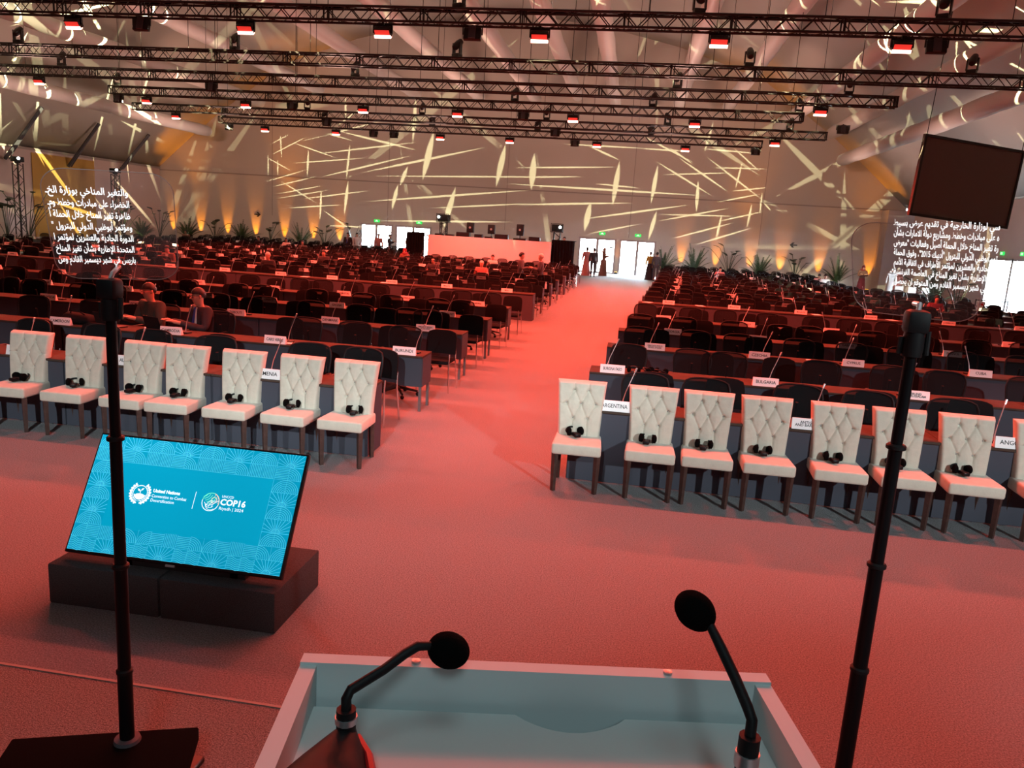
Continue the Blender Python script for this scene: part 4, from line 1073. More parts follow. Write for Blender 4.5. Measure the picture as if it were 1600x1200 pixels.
for i in range(NXT):
    for j in range(NYT):
        if 2 <= i < NXT-2 and 2 <= j < NYT-2: continue
        x = -hw+i*tw; y = -hh+0.006+j*th
        if j == 0: kd = (6, 6, 8, 7)[(i+0) % 4]
        elif j == 1: kd = (3, 1, 0, 1, 2)[i % 5]
        elif j == NYT-1: kd = (3, 2, 8, 7)[i % 4]
        elif j == NYT-2: kd = (0, 0, 1, 2)[i % 4]
        else: kd = ((8, 7) if j % 2 else (3, 2))[i % 2]
        tile(kd, x, y)
        ln([(x, y), (x+tw, y)], 0.0007); ln([(x, y), (x, y+th)], 0.0007)
pb_.obj('line_pattern', M['tv_line'], t, smooth=False)
# emblem left
def ring(b, cx, cy, r, w_, a0=0, a1=2*PI, z=0.0035, n_=32):
    for k in range(n_):
        A, B = a0+(a1-a0)*k/n_, a0+(a1-a0)*(k+1)/n_
        b.add([(cx+(r-w_)*math.cos(A), cy+(r-w_)*math.sin(A), z), (cx+(r+w_)*math.cos(A), cy+(r+w_)*math.sin(A), z), (cx+(r+w_)*math.cos(B), cy+(r+w_)*math.sin(B), z), (cx+(r-w_)*math.cos(B), cy+(r-w_)*math.sin(B), z)], [(0, 1, 2, 3)])
def fan(b, pts, z=0.0035): b.add([(x, y, z) for x, y in pts], [tuple(range(len(pts)))])
ex, ey = -0.330, 0.024
b = MB(); ring(b, ex, ey, 0.049, 0.0022); 
for sg in (-1, 1):
    for k in range(9):
        a = -PI/2+sg*(0.25+k*0.27); r0 = 0.064
        cx, cy = ex+r0*math.cos(a), ey+r0*math.sin(a); d_ = a+sg*PI/2
        for off in (-0.6, 0.6):
            L = 0.017; e1 = (cx+L*math.cos(d_+off), cy+L*math.sin(d_+off)); nx_, ny_ = -math.sin(d_+off)*0.006, math.cos(d_+off)*0.006
            mxx, myy = (cx+e1[0])/2, (cy+e1[1])/2
            fan(b, [(cx, cy), (mxx+nx_, myy+ny_), e1, (mxx-nx_, myy-ny_)])
    ring(b, ex, ey, 0.064, 0.004, -PI/2+sg*0.15, -PI/2+sg*2.55, n_=20)
fan(b, [(ex+0.042*math.cos(a), ey+0.042*math.sin(a)) for a in [PI*1.06+PI*0.88*k/16 for k in range(17)]] + [(ex+0.03*math.cos(a), ey-0.012+0.010*math.sin(a)) for a in [PI*k/6 for k in range(7)]])
fan(b, [(ex-0.0015, ey-0.004), (ex+0.0015, ey-0.004), (ex+0.0015, ey+0.018), (ex-0.0015, ey+0.018)])
fan(b, [(ex, ey+0.010), (ex-0.008, ey+0.024), (ex-0.024, ey+0.028), (ex-0.016, ey+0.014)]); fan(b, [(ex, ey+0.014), (ex+0.006, ey+0.030), (ex+0.020, ey+0.036), (ex+0.014, ey+0.022)])
b.obj('wreath_emblem', M['tv_white'], t, smooth=False)
b = MB(); ring(b, ex-0.002, ey-0.026, 0.022, 0.002, PI*1.15, PI*1.85, 0.0042, 12); b.obj('emblem_detail', M['tv_in'], t, smooth=False)
def fit(body, x0, x1, y, size, bold=0.0):
    o = text(body, size, M['tv_white'], t, (x0, y, 0.0036), (0, 0, 0), 0.0002, 'LEFT', bold=bold)
    bpy.context.view_layer.update(); o.scale = ((x1-x0)/max(o.dimensions.x, 1e-4), 1, 1); return o
fit('United Nations', -0.246, -0.063, 0.049, 0.029, 0.0010)
fit('Convention to Combat', -0.248, -0.011, 0.016, 0.028)
fit('Desertification', -0.248, -0.089, -0.012, 0.028)
MB().box(0.0405, 0.0435, -0.034, 0.075, 0.0035, 0.004).obj('divider_line', M['tv_white'], t, smooth=False)
ex, ey = 0.152, 0.021
b = MB(); ring(b, ex, ey, 0.056, 0.0022, PI*0.95, PI*1.9); 
for k in range(3): ring(b, ex-0.01+k*0.008, ey+0.012-k*0.014, 0.034, 0.0015, PI*1.15, PI*1.75, n_=14)
for k in range(3): ring(b, ex+0.062-k*0.02, ey-0.04, 0.05, 0.0015, PI*0.55, PI*0.95, n_=14)
b.obj('circle_emblem_outline', M['tv_white'], t, smooth=False)
b = MB(); ring(b, ex, ey, 0.056, 0.0024, PI*0.4, PI*0.95)
for k in range(5): ring(b, ex-0.056+k*0.004, ey+0.060, 0.030+k*0.012, 0.0022, -PI*0.48+k*0.07, -PI*0.08-k*0.03, n_=14)
b.obj('circle_emblem_green', M['tv_green'], t, smooth=False)
b = MB(); ring(b, ex, ey, 0.056, 0.0024, -PI*0.1, PI*0.4); ring(b, ex+0.02, ey+0.012, 0.018, 0.0018)
for k in range(5):
    a = -0.5+k*0.5; b.add([(ex+0.02+0.022*math.cos(a), ey+0.012+0.022*math.sin(a), .0035), (ex+0.02+0.034*math.cos(a-0.06), ey+0.012+0.034*math.sin(a-0.06), .0035), (ex+0.02+0.034*math.cos(a+0.06), ey+0.012+0.034*math.sin(a+0.06), .0035)], [(0, 1, 2)])
b.obj('circle_emblem_orange', M['tv_orange'], t, smooth=False)
fit('UNCCD', 0.218, 0.296, 0.063, 0.022)
fit('COP16', 0.216, 0.384, 0.027, 0.054, 0.0016)
fit('Riyadh | 2024', 0.216, 0.377, -0.012, 0.027)
MB().box(-0.03, 0.03, -SH/2-0.012, -SH/2+0.002, -0.01, 0.004).obj('logo_plate', M['silver'], t, smooth=False)
# stand behind and below the television
b = MB()
for x in (-2.95, -2.2):
    b.box(x-0.05, x+0.05, 4.12, 4.62, 0.262, 0.30).tube([(x, 4.22, 0.30), (x, 4.46, 0.80)], 0.02, 6).tube([(x, 4.58, 0.30), (x, 4.46, 0.80)], 0.015, 6)
b.box(-2.95, -2.2, 4.12, 4.2, 0.262, 0.305)
o = b.obj('screen_stand', M['black'], None, smooth=False); tag(o, 'low black metal stand that holds the teal screen on the riser', 'stand')
for k, (x0, x1) in enumerate(((-3.39, -2.655), (-2.645, -1.905))):
    b = MB().rbox(((x0+x1)/2, 4.335, 0.131), (x1-x0, 0.67, 0.262), 0.012, 2)
    tag(b.obj('carpeted_riser', M['riser'], None), 'dark carpet-covered riser block under the %s half of the screen' % ('left', 'right')[k], 'riser', 'riser blocks under the screen')

# ------------------------------------------------------------------ teleprompters
AR = {}
def _reg(ch, base, n_): AR[ch] = [base+i for i in range(n_)]
for ch, base, n_ in (('ا', 0xFE8D, 2), ('ب', 0xFE8F, 4), ('ة', 0xFE93, 2), ('ت', 0xFE95, 4), ('ث', 0xFE99, 4), ('ج', 0xFE9D, 4), ('ح', 0xFEA1, 4), ('خ', 0xFEA5, 4), ('د', 0xFEA9, 2), ('ذ', 0xFEAB, 2), ('ر', 0xFEAD, 2), ('ز', 0xFEAF, 2), ('س', 0xFEB1, 4), ('ش', 0xFEB5, 4), ('ص', 0xFEB9, 4), ('ض', 0xFEBD, 4), ('ط', 0xFEC1, 4), ('ظ', 0xFEC5, 4), ('ع', 0xFEC9, 4), ('غ', 0xFECD, 4), ('ف', 0xFED1, 4), ('ق', 0xFED5, 4), ('ك', 0xFED9, 4), ('ل', 0xFEDD, 4), ('م', 0xFEE1, 4), ('ن', 0xFEE5, 4), ('ه', 0xFEE9, 4), ('و', 0xFEED, 2), ('ى', 0xFEEF, 2), ('ي', 0xFEF1, 4), ('أ', 0xFE83, 2), ('إ', 0xFE87, 2), ('ؤ', 0xFE85, 2), ('ئ', 0xFE89, 4), ('ء', 0xFE80, 1)):
    _reg(ch, base, n_)
LA = {'ا': 0xFEFB, 'أ': 0xFEF7, 'إ': 0xFEF9}
def arabic(s):
    out = []; i = 0; prevj = False
    while i < len(s):
        c = s[i]
        if c == 'ل' and i+1 < len(s) and s[i+1] in LA:
            out.append(chr(LA[s[i+1]] + (1 if prevj else 0))); prevj = False; i += 2; continue
        if c in AR:
            f = AR[c]; nxt = i+1 < len(s) and s[i+1] in AR and s[i+1] != 'ء'
            if len(f) == 4:
                k = 3 if (prevj and nxt) else 1 if prevj else 2 if nxt else 0; prevj = nxt
            else: k = 1 if (prevj and len(f) > 1) else 0; prevj = False
            out.append(chr(f[k]))
        else: out.append(c); prevj = False
        i += 1
    r = ''.join(out)[::-1]
    import re
    return re.sub(r'\d+', lambda m: m.group(0)[::-1], r)
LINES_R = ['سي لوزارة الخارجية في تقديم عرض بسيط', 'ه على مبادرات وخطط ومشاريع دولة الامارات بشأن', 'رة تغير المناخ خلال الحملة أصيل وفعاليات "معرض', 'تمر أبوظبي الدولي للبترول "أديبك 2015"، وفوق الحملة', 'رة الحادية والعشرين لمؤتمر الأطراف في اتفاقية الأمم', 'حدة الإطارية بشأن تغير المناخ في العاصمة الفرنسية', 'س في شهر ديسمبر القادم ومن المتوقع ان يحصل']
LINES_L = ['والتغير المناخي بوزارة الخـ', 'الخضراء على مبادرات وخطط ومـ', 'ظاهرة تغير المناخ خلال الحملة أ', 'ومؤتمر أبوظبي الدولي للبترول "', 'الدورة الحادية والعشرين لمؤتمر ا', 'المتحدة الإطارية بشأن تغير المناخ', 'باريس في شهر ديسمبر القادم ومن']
def prompter(side, corners, pole_xy, lines, joint_z, z_hub, txt):
    TL, TR_, BR, BL = corners
    lab = 'speech prompter on a black pole at the %s of the lectern, glass showing white text' % side
    t = thing('speech_prompter', lab, 'teleprompter', (pole_xy[0], pole_xy[1], 0.8))
    X, Y = pole_xy; base = Vector((X, Y, 0.8))
    org = (TL+TR_+BR+BL)/4; u = ((TR_-TL)+(BR-BL)).normalized(); v = ((TL-BL)+(TR_-BR)); v = (v-u*v.dot(u)).normalized(); n_ = u.cross(v)
    w_ = ((TR_-TL).length+(BR-BL).length)/2; h_ = ((TL-BL).length+(TR_-BR).length)/2
    G = Matrix(((u.x, v.x, n_.x, org.x-X), (u.y, v.y, n_.y, org.y-Y), (u.z, v.z, n_.z, org.z-0.8), (0, 0, 0, 1)))
    pts = rrect(w_, h_, 0.055, 8); m_ = len(pts)
    b = MB().add([(x, y, 0.0015) for x, y in pts]+[(x, y, -0.0015) for x, y in pts], [tuple(range(m_)), tuple(range(2*m_-1, m_-1, -1))]+[(i, (i+1) % m_, m_+(i+1) % m_, m_+i) for i in range(m_)])
    g = b.obj('glass', M['glass'], t, smooth=False); g.matrix_local = G
    r_ = MB().tube([(x, y, 0) for x, y in pts], 0.0011, 6, closed=True).obj('glass_edge', M['glassrim'], g)
    x0, x1, y1, dy, sz = txt
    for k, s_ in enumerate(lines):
        o = text(arabic(s_), sz, M['prompt'], g, (0, 0, 0.0022), (0, 0, 0), 0.0001, 'LEFT', 'text_reflection', bold=0.00035)  # monitor reflection drawn as glowing letters on the glass
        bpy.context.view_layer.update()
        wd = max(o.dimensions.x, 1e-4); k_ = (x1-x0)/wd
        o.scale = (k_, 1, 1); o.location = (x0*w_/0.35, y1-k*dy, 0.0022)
    # pole: telescoping sections
    b = MB(); zz = [0.84]+joint_z+[z_hub-0.04]; rr = [0.020, 0.0175, 0.0155, 0.0135]
    for k in range(len(zz)-1): b.tube([(0, 0, zz[k]-0.8), (0, 0, zz[k+1]-0.8)], rr[min(k, 3)], 16)
    b.obj('pole', M['gloss'], t)
    for z in joint_z: MB().lathe([(0.019, -0.004), (0.0225, -0.002), (0.0225, 0.006), (0.018, 0.010)], 16, (0, 0, z-0.8)).obj('collar', M['plastic'], t)
    hb = z_hub-0.8
    MB().rbox((0, 0, hb-0.01), (0.052, 0.05, 0.055), 0.012, 2).tube([(-0.028, 0, hb-0.045), (-0.028, 0, hb-0.085)], 0.006, 8).tube([(0.03, 0, hb-0.03), (0.03, -0.005, hb-0.085)], 0.006, 8).lathe([(0.022, hb-0.09), (0.024, hb-0.07), (0.022, hb-0.03)], 14).obj('tilt_head', M['plastic'], t)
    MB().tube([(0, 0, hb+0.01), (0.005*(1 if side == 'right' else 0.3), 0.012, hb+0.03), tuple(G @ Vector((0.0, -h_/2+0.035, -0.006)))], 0.006, 8).obj('glass_bracket', M['silver'], t)
    MB().rbox((0, 0.0, 0.01), (0.30, 0.30, 0.02), 0.004, 1).tube([(0, 0, 0.02), (0, 0, 0.06)], 0.03, 14).obj('foot_plate', M['black'], t)
    return t
Lc = [at(75, 262, Y=1.66), at(284, 275, Y=1.80), at(267, 436, Y=1.92), at(75, 434, Y=1.78)]
Rc = [at(1332, 343, Y=1.92), at(1547, 360, Y=1.78), at(1522, 503, Y=1.90), at(1332, 487, Y=2.04)]
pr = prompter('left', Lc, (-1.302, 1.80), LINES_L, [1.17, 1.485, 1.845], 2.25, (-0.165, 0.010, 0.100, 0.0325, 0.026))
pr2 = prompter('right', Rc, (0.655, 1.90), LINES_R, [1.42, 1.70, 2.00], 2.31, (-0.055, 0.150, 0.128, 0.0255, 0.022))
c_ = MB().lathe([(0.030, -0.012), (0.040, -0.008), (0.034, 0.012), (0.026, 0.014)], 18, (0, 0, 0.15)).obj('clamp_ring', M['greysuit'], pr)
t = thing('prompter_monitor', 'black monitor lying at the foot of the left prompter pole', 'monitor', (-1.32, 1.66, 0.8), 0.35)
MB().rbox((0, 0, 0.13), (0.50, 0.34, 0.045), 0.006, 2, Matrix.Rotation(0.0, 4, 'X')).obj('monitor_housing', M['foam'], t)
MB().box(-0.2, 0.2, -0.12, -0.08, 0, 0.11).box(-0.2, 0.2, 0.08, 0.12, 0, 0.11).obj('monitor_foot', M['foam'], t, smooth=False)

# ------------------------------------------------------------------ lectern and its microphones
LF = Vector((-0.372, 0.866, 1.9)); LR = Vector((0.221, 0.972, 1.9)); ang = math.atan2(LR.y-LF.y, LR.x-LF.x); LWt = (LR-LF).length
t = thing('lectern', 'white lectern with a recessed tray top in front of the viewer', 'lectern', (LF.x, LF.y, 0.8), ang)
D = 0.56; TH = 0.021; zt_ = 1.10; tilt = 0.0
MB().box(0, LWt, -TH, 0, 0.0, zt_).obj('front_panel', M['lectern'], t, smooth=False)
MB().box(0, TH, -D, -TH, 0.0, zt_-0.004).obj('side_panel', M['lectern'], t, smooth=False)
MB().box(LWt-TH, LWt, -D, -TH, 0.0, zt_-0.004).obj('side_panel', M['lectern'], t, smooth=False)
# tray board with a scooped far edge
e = [(TH, -D), (LWt-TH, -D), (LWt-TH, -0.035)]
far = [(0.415, -0.035)] + [(0.415-0.14*k/12, -0.035-0.032*math.sin(PI*k/12)**0.8) for k in range(1, 12)] + [(0.275, -0.035), (TH, -0.035)]
pts = e+far; nn = len(pts)
b = MB().add([(x, y, 1.048) for x, y in pts]+[(x, y, 1.034) for x, y in pts], [tuple(range(nn)), tuple(range(2*nn-1, nn-1, -1))]+[(i, (i+1) % nn, nn+(i+1) % nn, nn+i) for i in range(nn)])
b.obj('tray_board', M['lectern_in'], t, smooth=False)
MB().box(TH, LWt-TH, -D, -TH, 0.90, 0.915).obj('lower_shelf', M['lectern'], t, smooth=False)
b = MB()
for x in (0.145, 0.47): b.lathe([(0.006, zt_), (0.0055, zt_+0.003), (0.003, zt_+0.0035)], 12, (x, -TH/2, 0))
b.obj('screw_cap', M['silver'], t)
MB().rbox((LWt/2, -D/2, 0.012), (LWt+0.06, D+0.06, 0.024), 0.004, 1).obj('foot_plinth', M['lectern'], t)
def lectern_mic(side, base_px, Yb, neck, headc, hr):
    p0 = at(*base_px, Y=Yb); zb_ = 1.849
    t = thing('lectern_microphone', 'black gooseneck microphone with foam head on the %s of the lectern tray' % side, 'microphone', (p0.x, Yb, zb_))
    o = Vector((p0.x, Yb, zb_))
    L = [at(x, y, Y=Y) - o for x, y, Y in neck]
    sg = 1 if side == 'left' else -1
    # wedge-shaped body, pointed towards the hall and swelling towards the speaker
    b = MB(); rings = []
    for k in range(9):
        q = k/8; y = 0.012 - 0.21*q; ww = 0.012+0.068*math.sin(q*PI/2)**0.68; hh_ = 0.050*(1-0.0*q)+0.012*q
        rings.append([(ww*math.cos(a)*1.0, y, max(0, hh_*math.sin(a))) for a in [PI*m/12 for m in range(13)]] + [(-ww, y, 0), (ww, y, 0)])
    vs = [v for r_ in rings for v in r_]; m_ = len(rings[0])
    b.add(vs, [(i*m_+k, i*m_+(k+1) % m_, (i+1)*m_+(k+1) % m_, (i+1)*m_+k) for i in range(8) for k in range(m_)] + [tuple(range(m_)), tuple(8*m_+k for k in range(m_-1, -1, -1))])
    bo = b.obj('microphone_base', M['plastic'], t); bo.rotation_euler = (0, 0, 0.0 if sg > 0 else -0.55)
    b = MB().tube([(sg*(0.010+0.066*math.sin(k/8*PI/2)**0.68), 0.010-0.205*k/8, 0.030) for k in range(9)], 0.005, 6)
    so = b.obj('red_reflection', M['red'], t); so.rotation_euler = (0, 0, 0.0 if sg > 0 else -0.55)  # red light reflected on the base's side, painted as a stripe
    MB().tube([(0, 0, 0.035), L[0]], 0.011, 12).obj('socket', M['plastic'], t)
    MB().tube([tuple(L[0]*0.55+Vector((0, 0, 0.016))), tuple(L[0]*0.75+Vector((0, 0, 0.009)))], 0.0125, 14).obj('silver_ring', M['silver'], t)
    MB().tube(L, [0.0058]*(len(L)-1)+[0.005], 10).obj('gooseneck', M['plastic'], t)
    hc_ = at(*headc[:2], Y=headc[2]) - o; d = (hc_-L[-1]).normalized()
    T = d.to_track_quat('Z', 'Y').to_matrix().to_4x4()
    b = MB(); b.ball((0, 0, 0), (hr*0.88, hr*0.88, hr*1.08), 22, 16, T); b.v = [tuple(Vector(v)+hc_) for v in b.v]
    b.obj('foam_windscreen', M['foam'], t)
lectern_mic('left', (541, 1140), 0.74, [(541, 1108, 0.74), (541, 1092, 0.74), (548, 1078, 0.745), (600, 1046, 0.78), (632, 1022, 0.80), (652, 1010, 0.81), (676, 1009, 0.82)], (701, 1016, 0.83), 0.0245)
lectern_mic('right', (1168, 1172), 0.74, [(1172, 1150, 0.74), (1175, 1125, 0.745), (1168, 1105, 0.75), (1150, 1062, 0.78), (1128, 1015, 0.80), (1110, 978, 0.82)], (1086, 954, 0.835), 0.0235)

# ------------------------------------------------------------------ projection screen, console, towers, signs, plants
c4 = [at(1440, 208, Y=24.0), at(1597, 232, Y=25.25), at(1580, 362, Y=25.35), at(1423, 336, Y=24.0)]
org = sum(c4, Vector())/4; u = ((c4[1]-c4[0])+(c4[2]-c4[3])).normalized(); v = ((c4[0]-c4[3])+(c4[1]-c4[2])); v = (v-u*v.dot(u)).normalized(); n_ = u.cross(v)
t = thing('projection_screen', 'dark hanging projection screen with black frame at upper right', 'screen'); t.matrix_world = Matrix(((u.x, v.x, n_.x, org.x), (u.y, v.y, n_.y, org.y), (u.z, v.z, n_.z, org.z), (0, 0, 0, 1)))
w_ = (c4[1]-c4[0]).length; h_ = (c4[0]-c4[3]).length
MB().box(-w_/2+0.05, w_/2-0.05, -h_/2+0.05, h_/2-0.05, -0.02, 0.0).obj('screen_fabric', M['screen_back'], t, smooth=False)
b = MB().box(-w_/2, w_/2, h_/2-0.07, h_/2, -0.06, 0.03).box(-w_/2, w_/2, -h_/2, -h_/2+0.07, -0.06, 0.03).box(-w_/2, -w_/2+0.06, -h_/2+0.07, h_/2-0.07, -0.06, 0.03).box(w_/2-0.06, w_/2, -h_/2+0.07, h_/2-0.07, -0.06, 0.03)
b.obj('frame', M['black'], t, smooth=False)
MB().box(-w_/2-0.02, -w_/2, -h_/2, h_/2, -0.06, 0.03).obj('red_lit_edge', M['darkwood'], t, smooth=False)  # reddish brown strip paints in the red light on the left edge
for sx in (-0.48, 0.48): MB().tube([(sx*w_, h_/2, -0.02), (sx*w_, h_/2+6.0, -0.02)], 0.012, 5).obj('hanging_wire', M['truss'], t)
# console for technicians
YC = 41.5; xa = at(668, 385, Y=YC).x; xb = at(861, 385, Y=YC).x
t = thing('control_console', 'long white-fronted control console before the back wall', 'console', ((xa+xb)/2, YC, 0)); L = xb-xa
MB().box(-L/2, L/2, 0, 0.06, 0, 1.92).obj('front_panel', M['console'], t, smooth=False)
MB().box(-L/2, L/2, 0.06, 2.4, 0.55, 0.65).obj('platform', M['drape'], t, smooth=False)
MB().box(-L/2, -L/2+0.05, 0.06, 2.4, 0, 0.55).box(L/2-0.05, L/2, 0.06, 2.4, 0, 0.55).obj('platform_leg', M['drape'], t, smooth=False)
MB().box(-L/2, L/2, 0.08, 0.8, 1.80, 1.86).obj('counter', M['black'], t, smooth=False)
for nm, x0, x1, z1 in (('left', at(641, 385, Y=43).x, at(668, 385, Y=43).x, 2.0), ('right', at(861, 385, Y=42).x, at(897, 385, Y=42).x, 2.05)):
    b = MB(); N_ = 24
    vs = []
    for k in range(N_+1):
        x = x0+(x1-x0)*k/N_; y = 42.2+0.05*math.sin(k*1.9); vs += [(x, y, 0), (x, y, z1), (x, y+0.06, 0), (x, y+0.06, z1)]
    b.add(vs, [f for k in range(N_) for f in ((k*4, k*4+4, k*4+5, k*4+1), (k*4+2, k*4+3, k*4+7, k*4+6), (k*4+1, k*4+5, k*4+7, k*4+3))])
    b.box(x0, x1, 42.3, 43.5, z1-0.04, z1)
    tag(b.obj('black_drape', M['drape'], None), 'black drape hanging at the %s end of the white console' % nm, 'drape')
rn = random.Random(4); xx = xa+0.3; k = 0
while xx < xb-0.5:
    ww = rn.uniform(0.35, 0.8); hh_ = rn.uniform(0.12, 0.34)
    if not (-0.25 < 0): pass
    t2 = thing('equipment_case', 'dark equipment box on the console top, %s from the left' % ORD[k+1], 'equipment', (xx+ww/2, YC+0.42, 1.86), 0, 'equipment on the console')
    MB().rbox((0, 0, hh_/2), (ww*0.94, 0.4, hh_), 0.015, 1).obj('case', M['plastic'], t2)
    MB().box(-ww*0.3, ww*0.3, -0.21, -0.2, 0.03, 0.06).obj('handle', M['greysuit'], t2, smooth=False)
    xx += ww+rn.uniform(0.05, 0.3); k += 1
for k, (x, zh) in enumerate(((735, 0.55), (768, 0.5), (813, 0.62))):
    X = at(x, 360, Y=YC+1.2).x
    t2 = thing('loudspeaker', 'small black loudspeaker on a stand above the console, %s from the left' % ORD[k+1], 'loudspeaker', (X, YC+1.2, 0.65), 0, 'loudspeakers above the console')
    MB().tube([(0, 0, 0), (0, 0, 1.5)], 0.03, 8).obj('stand', M['black'], t2)
    MB().rbox((0, 0, 1.5+zh/2), (0.38, 0.3, zh), 0.02, 2).obj('cabinet', M['plastic'], t2)
    MB().lathe([(0.05, 0), (0.06, 0.01), (0.03, 0.012)], 12).obj('driver', M['silver'], t2, (0, -0.155, 1.5+zh*0.5), (PI/2, 0, 0))
def lattice_tower(x, Y, ztop, w_, label, z0=0.0):
    t = thing('lattice_tower', label, 'tower', (x, Y, z0))
    b = MB(); h = w_/2; hh_ = ztop-z0
    for a in (-h, h):
        for c in (-h, h): b.tube([(a, c, 0), (a, c, hh_)], 0.028, 6)
    z = 0.0; i = 0
    while z < hh_-0.05:
        ze = min(z+w_, hh_)
        for c in (-h, h): b.tube([(-h if i % 2 else h, c, z), (h if i % 2 else -h, c, ze)], 0.013, 4).tube([(c, -h if i % 2 else h, z), (c, h if i % 2 else -h, ze)], 0.013, 4)
        z = ze; i += 1
    b.obj('lattice', M['truss'], t)
    MB().box(-h-0.1, h+0.1, -h-0.1, h+0.1, 0, 0.03).obj('base_plate', M['black'], t, smooth=False)
    return t
def projector(x, Y, z, label, lensx=0.1, w_=0.62):
    t = thing('projector', label, 'projector', (x, Y, z))
    MB().rbox((0, 0, 0.25), (w_, 0.7, 0.40), 0.03, 2).obj('housing', M['plastic'], t)
    MB().box(-w_/2-0.05, w_/2+0.05, -0.4, 0.4, 0, 0.04).box(-w_/2-0.05, -w_/2-0.02, -0.4, -0.36, 0, 0.5).box(w_/2+0.02, w_/2+0.05, -0.4, -0.36, 0, 0.5).box(-w_/2-0.05, w_/2+0.05, -0.4, -0.36, 0.47, 0.5).obj('cage', M['black'], t, smooth=False)
    MB().lathe([(0.07, 0), (0.08, 0.06), (0.05, 0.08)], 14).obj('lens', M['white_lens'], t, (lensx, -0.35, 0.30), (PI/2, 0, 0))
for side, x, zb_, lx in (('left', 693, 2.62, -0.22), ('right', 871, 2.45, 0.18)):
    Yp = 45.0; X = at(x, 360, Y=Yp).x
    lattice_tower(X, Yp, zb_, 0.36, 'short black lattice tower under the %s projector behind the console' % side)
    projector(X, Yp, zb_+0.0, 'black projector with bright lens on the %s tower behind the console' % side, lx)
standing(880, 43.4, 'man in black top standing above the console beside the right tower', 'suit', 'suit')
bpy.context.view_layer.objects[-1]
for o in C.objects:
    if o.get('label', '').startswith('man in black top standing above'): o.location.z = 0.55
MB_ = MB().box(at(864, 385, Y=43).x, at(895, 385, Y=43).x, 42.9, 44.2, 0, 0.55); tag(MB_.obj('crew_platform', M['drape'], None, smooth=False), 'low black platform under the man beside the right tower', 'platform')
seated(698, 361, 42.6, 'technician seated behind the left end of the white console', 'olive', skin='skin2')
for o in C.objects:
    if o.get('label', '').startswith('technician seated'): o.location.z = 0.65
tb = MB().rbox((0, 0, 0.225), (0.42, 0.42, 0.45), 0.02, 1); pz = at(698, 361, Y=42.6); tag(tb.obj('black_stool', M['fabric'], None, (pz.x, 42.6, 0.65)), 'black box stool under the technician behind the console', 'stool')
# light towers on the left
for nm, x, Y, zt2 in (('nearer', 30, 37.4, 4.25), ('farther', 181, 44.0, 4.25)):
    X = at(x, 300, Y=Y).x
    lattice_tower(X, Y, zt2, 0.34, 'tall black lattice tower, the %s of two by the left wall' % nm)
    t2 = thing('tower_light', 'black box light on top of the %s left tower' % nm, 'light fixture', (X, Y, zt2))
    MB().rbox((0, 0, 0.2), (0.5, 0.4, 0.26), 0.03, 2).box(-0.1, 0.1, -0.1, 0.1, 0, 0.08).obj('housing', M['plastic'], t2)
    MB().ball((0.24, -0.2, 0.24), 0.075, 12, 8).obj('lens', M['white_lens'], t2)
Xs = at(185, 300, Y=43.8).x
t2 = thing('work_light', 'small yellow-lensed lamp clamped to the farther left tower', 'light fixture', (Xs+0.02, 43.77, 3.3))
MB().rbox((0, 0, 0), (0.26, 0.12, 0.26), 0.02, 1).obj('housing', M['plastic'], t2); MB().box(-0.1, 0.1, -0.075, -0.06, -0.1, 0.1).obj('lens', M['banner'], t2, smooth=False)
# exit signs
for k, (x, y) in enumerate(((589, 345), (655, 348), (941, 365), (997, 368))):
    p = at(x, y, Y=YW-0.05)
    t2 = thing('exit_sign', 'green lit exit sign above the far doors, %s from the left' % ORD[k+1], 'sign', (p.x, YW-0.07, p.z), 0, 'green exit signs on the back wall')
    b = MB().lathe([(0.0, -0.03), (0.20, -0.02), (0.20, 0.02), (0.0, 0.03)], 6); MB().rbox((0, 0, 0), (0.40, 0.08, 0.18), 0.03, 2).obj('sign_box', M['green'], t2)
    MB().add([(-0.12, -0.045, -0.05), (0.12, -0.045, -0.05), (0.07, -0.045, 0.02), (0.0, -0.045, 0.065), (-0.07, -0.045, 0.02), (-0.12, -0.042, -0.05), (0.12, -0.042, -0.05), (0.07, -0.042, 0.02), (0.0, -0.042, 0.065), (-0.07, -0.042, 0.02)], [(0, 1, 2, 3, 4), (9, 8, 7, 6, 5)] + [(i, (i+1) % 5, 5+(i+1) % 5, 5+i) for i in range(5)]).obj('sign_symbol', M['green_l'], t2, smooth=False)
for k, (x, y) in enumerate(((1566, 396), (1598, 397))):
    p = at(x, y, X=XR-0.06)
    t2 = thing('exit_sign', 'green exit sign over the right side doors, the %s one' % ('farther', 'nearer')[k], 'sign', (XR-0.06, p.y, p.z), -PI/2, 'green exit signs on the right wall')
    MB().rbox((0, 0, 0), (0.36, 0.06, 0.16), 0.02, 2).obj('sign_box', M['green'], t2); MB().box(-0.1, 0.1, -0.034, -0.03, -0.05, 0.05).obj('sign_symbol', M['green_l'], t2, smooth=False)
for k, (x, y, sg) in enumerate(((402, 335, 1), (1240, 383, -1))):
    p = at(x, y, Y=YW-0.02)
    b = MB(); pts = [(-0.22, -0.04), (0.05, -0.04), (-0.05, -0.16), (0.08, -0.16), (0.24, 0), (0.08, 0.16), (-0.05, 0.16), (0.05, 0.04), (-0.22, 0.04)]
    n0 = len(pts); b.add([(sg*x_, -0.01, z_) for x_, z_ in pts]+[(sg*x_, 0.0, z_) for x_, z_ in pts], [tuple(range(n0)), tuple(range(2*n0-1, n0-1, -1))]+[(i, (i+1) % n0, n0+(i+1) % n0, n0+i) for i in range(n0)])
    tag(b.obj('arrow_sign', M['ink'], None, (p.x, YW-0.01, p.z), smooth=False), 'small dark arrow sign pointing %s on the back wall' % ('right' if sg > 0 else 'left'), 'sign')
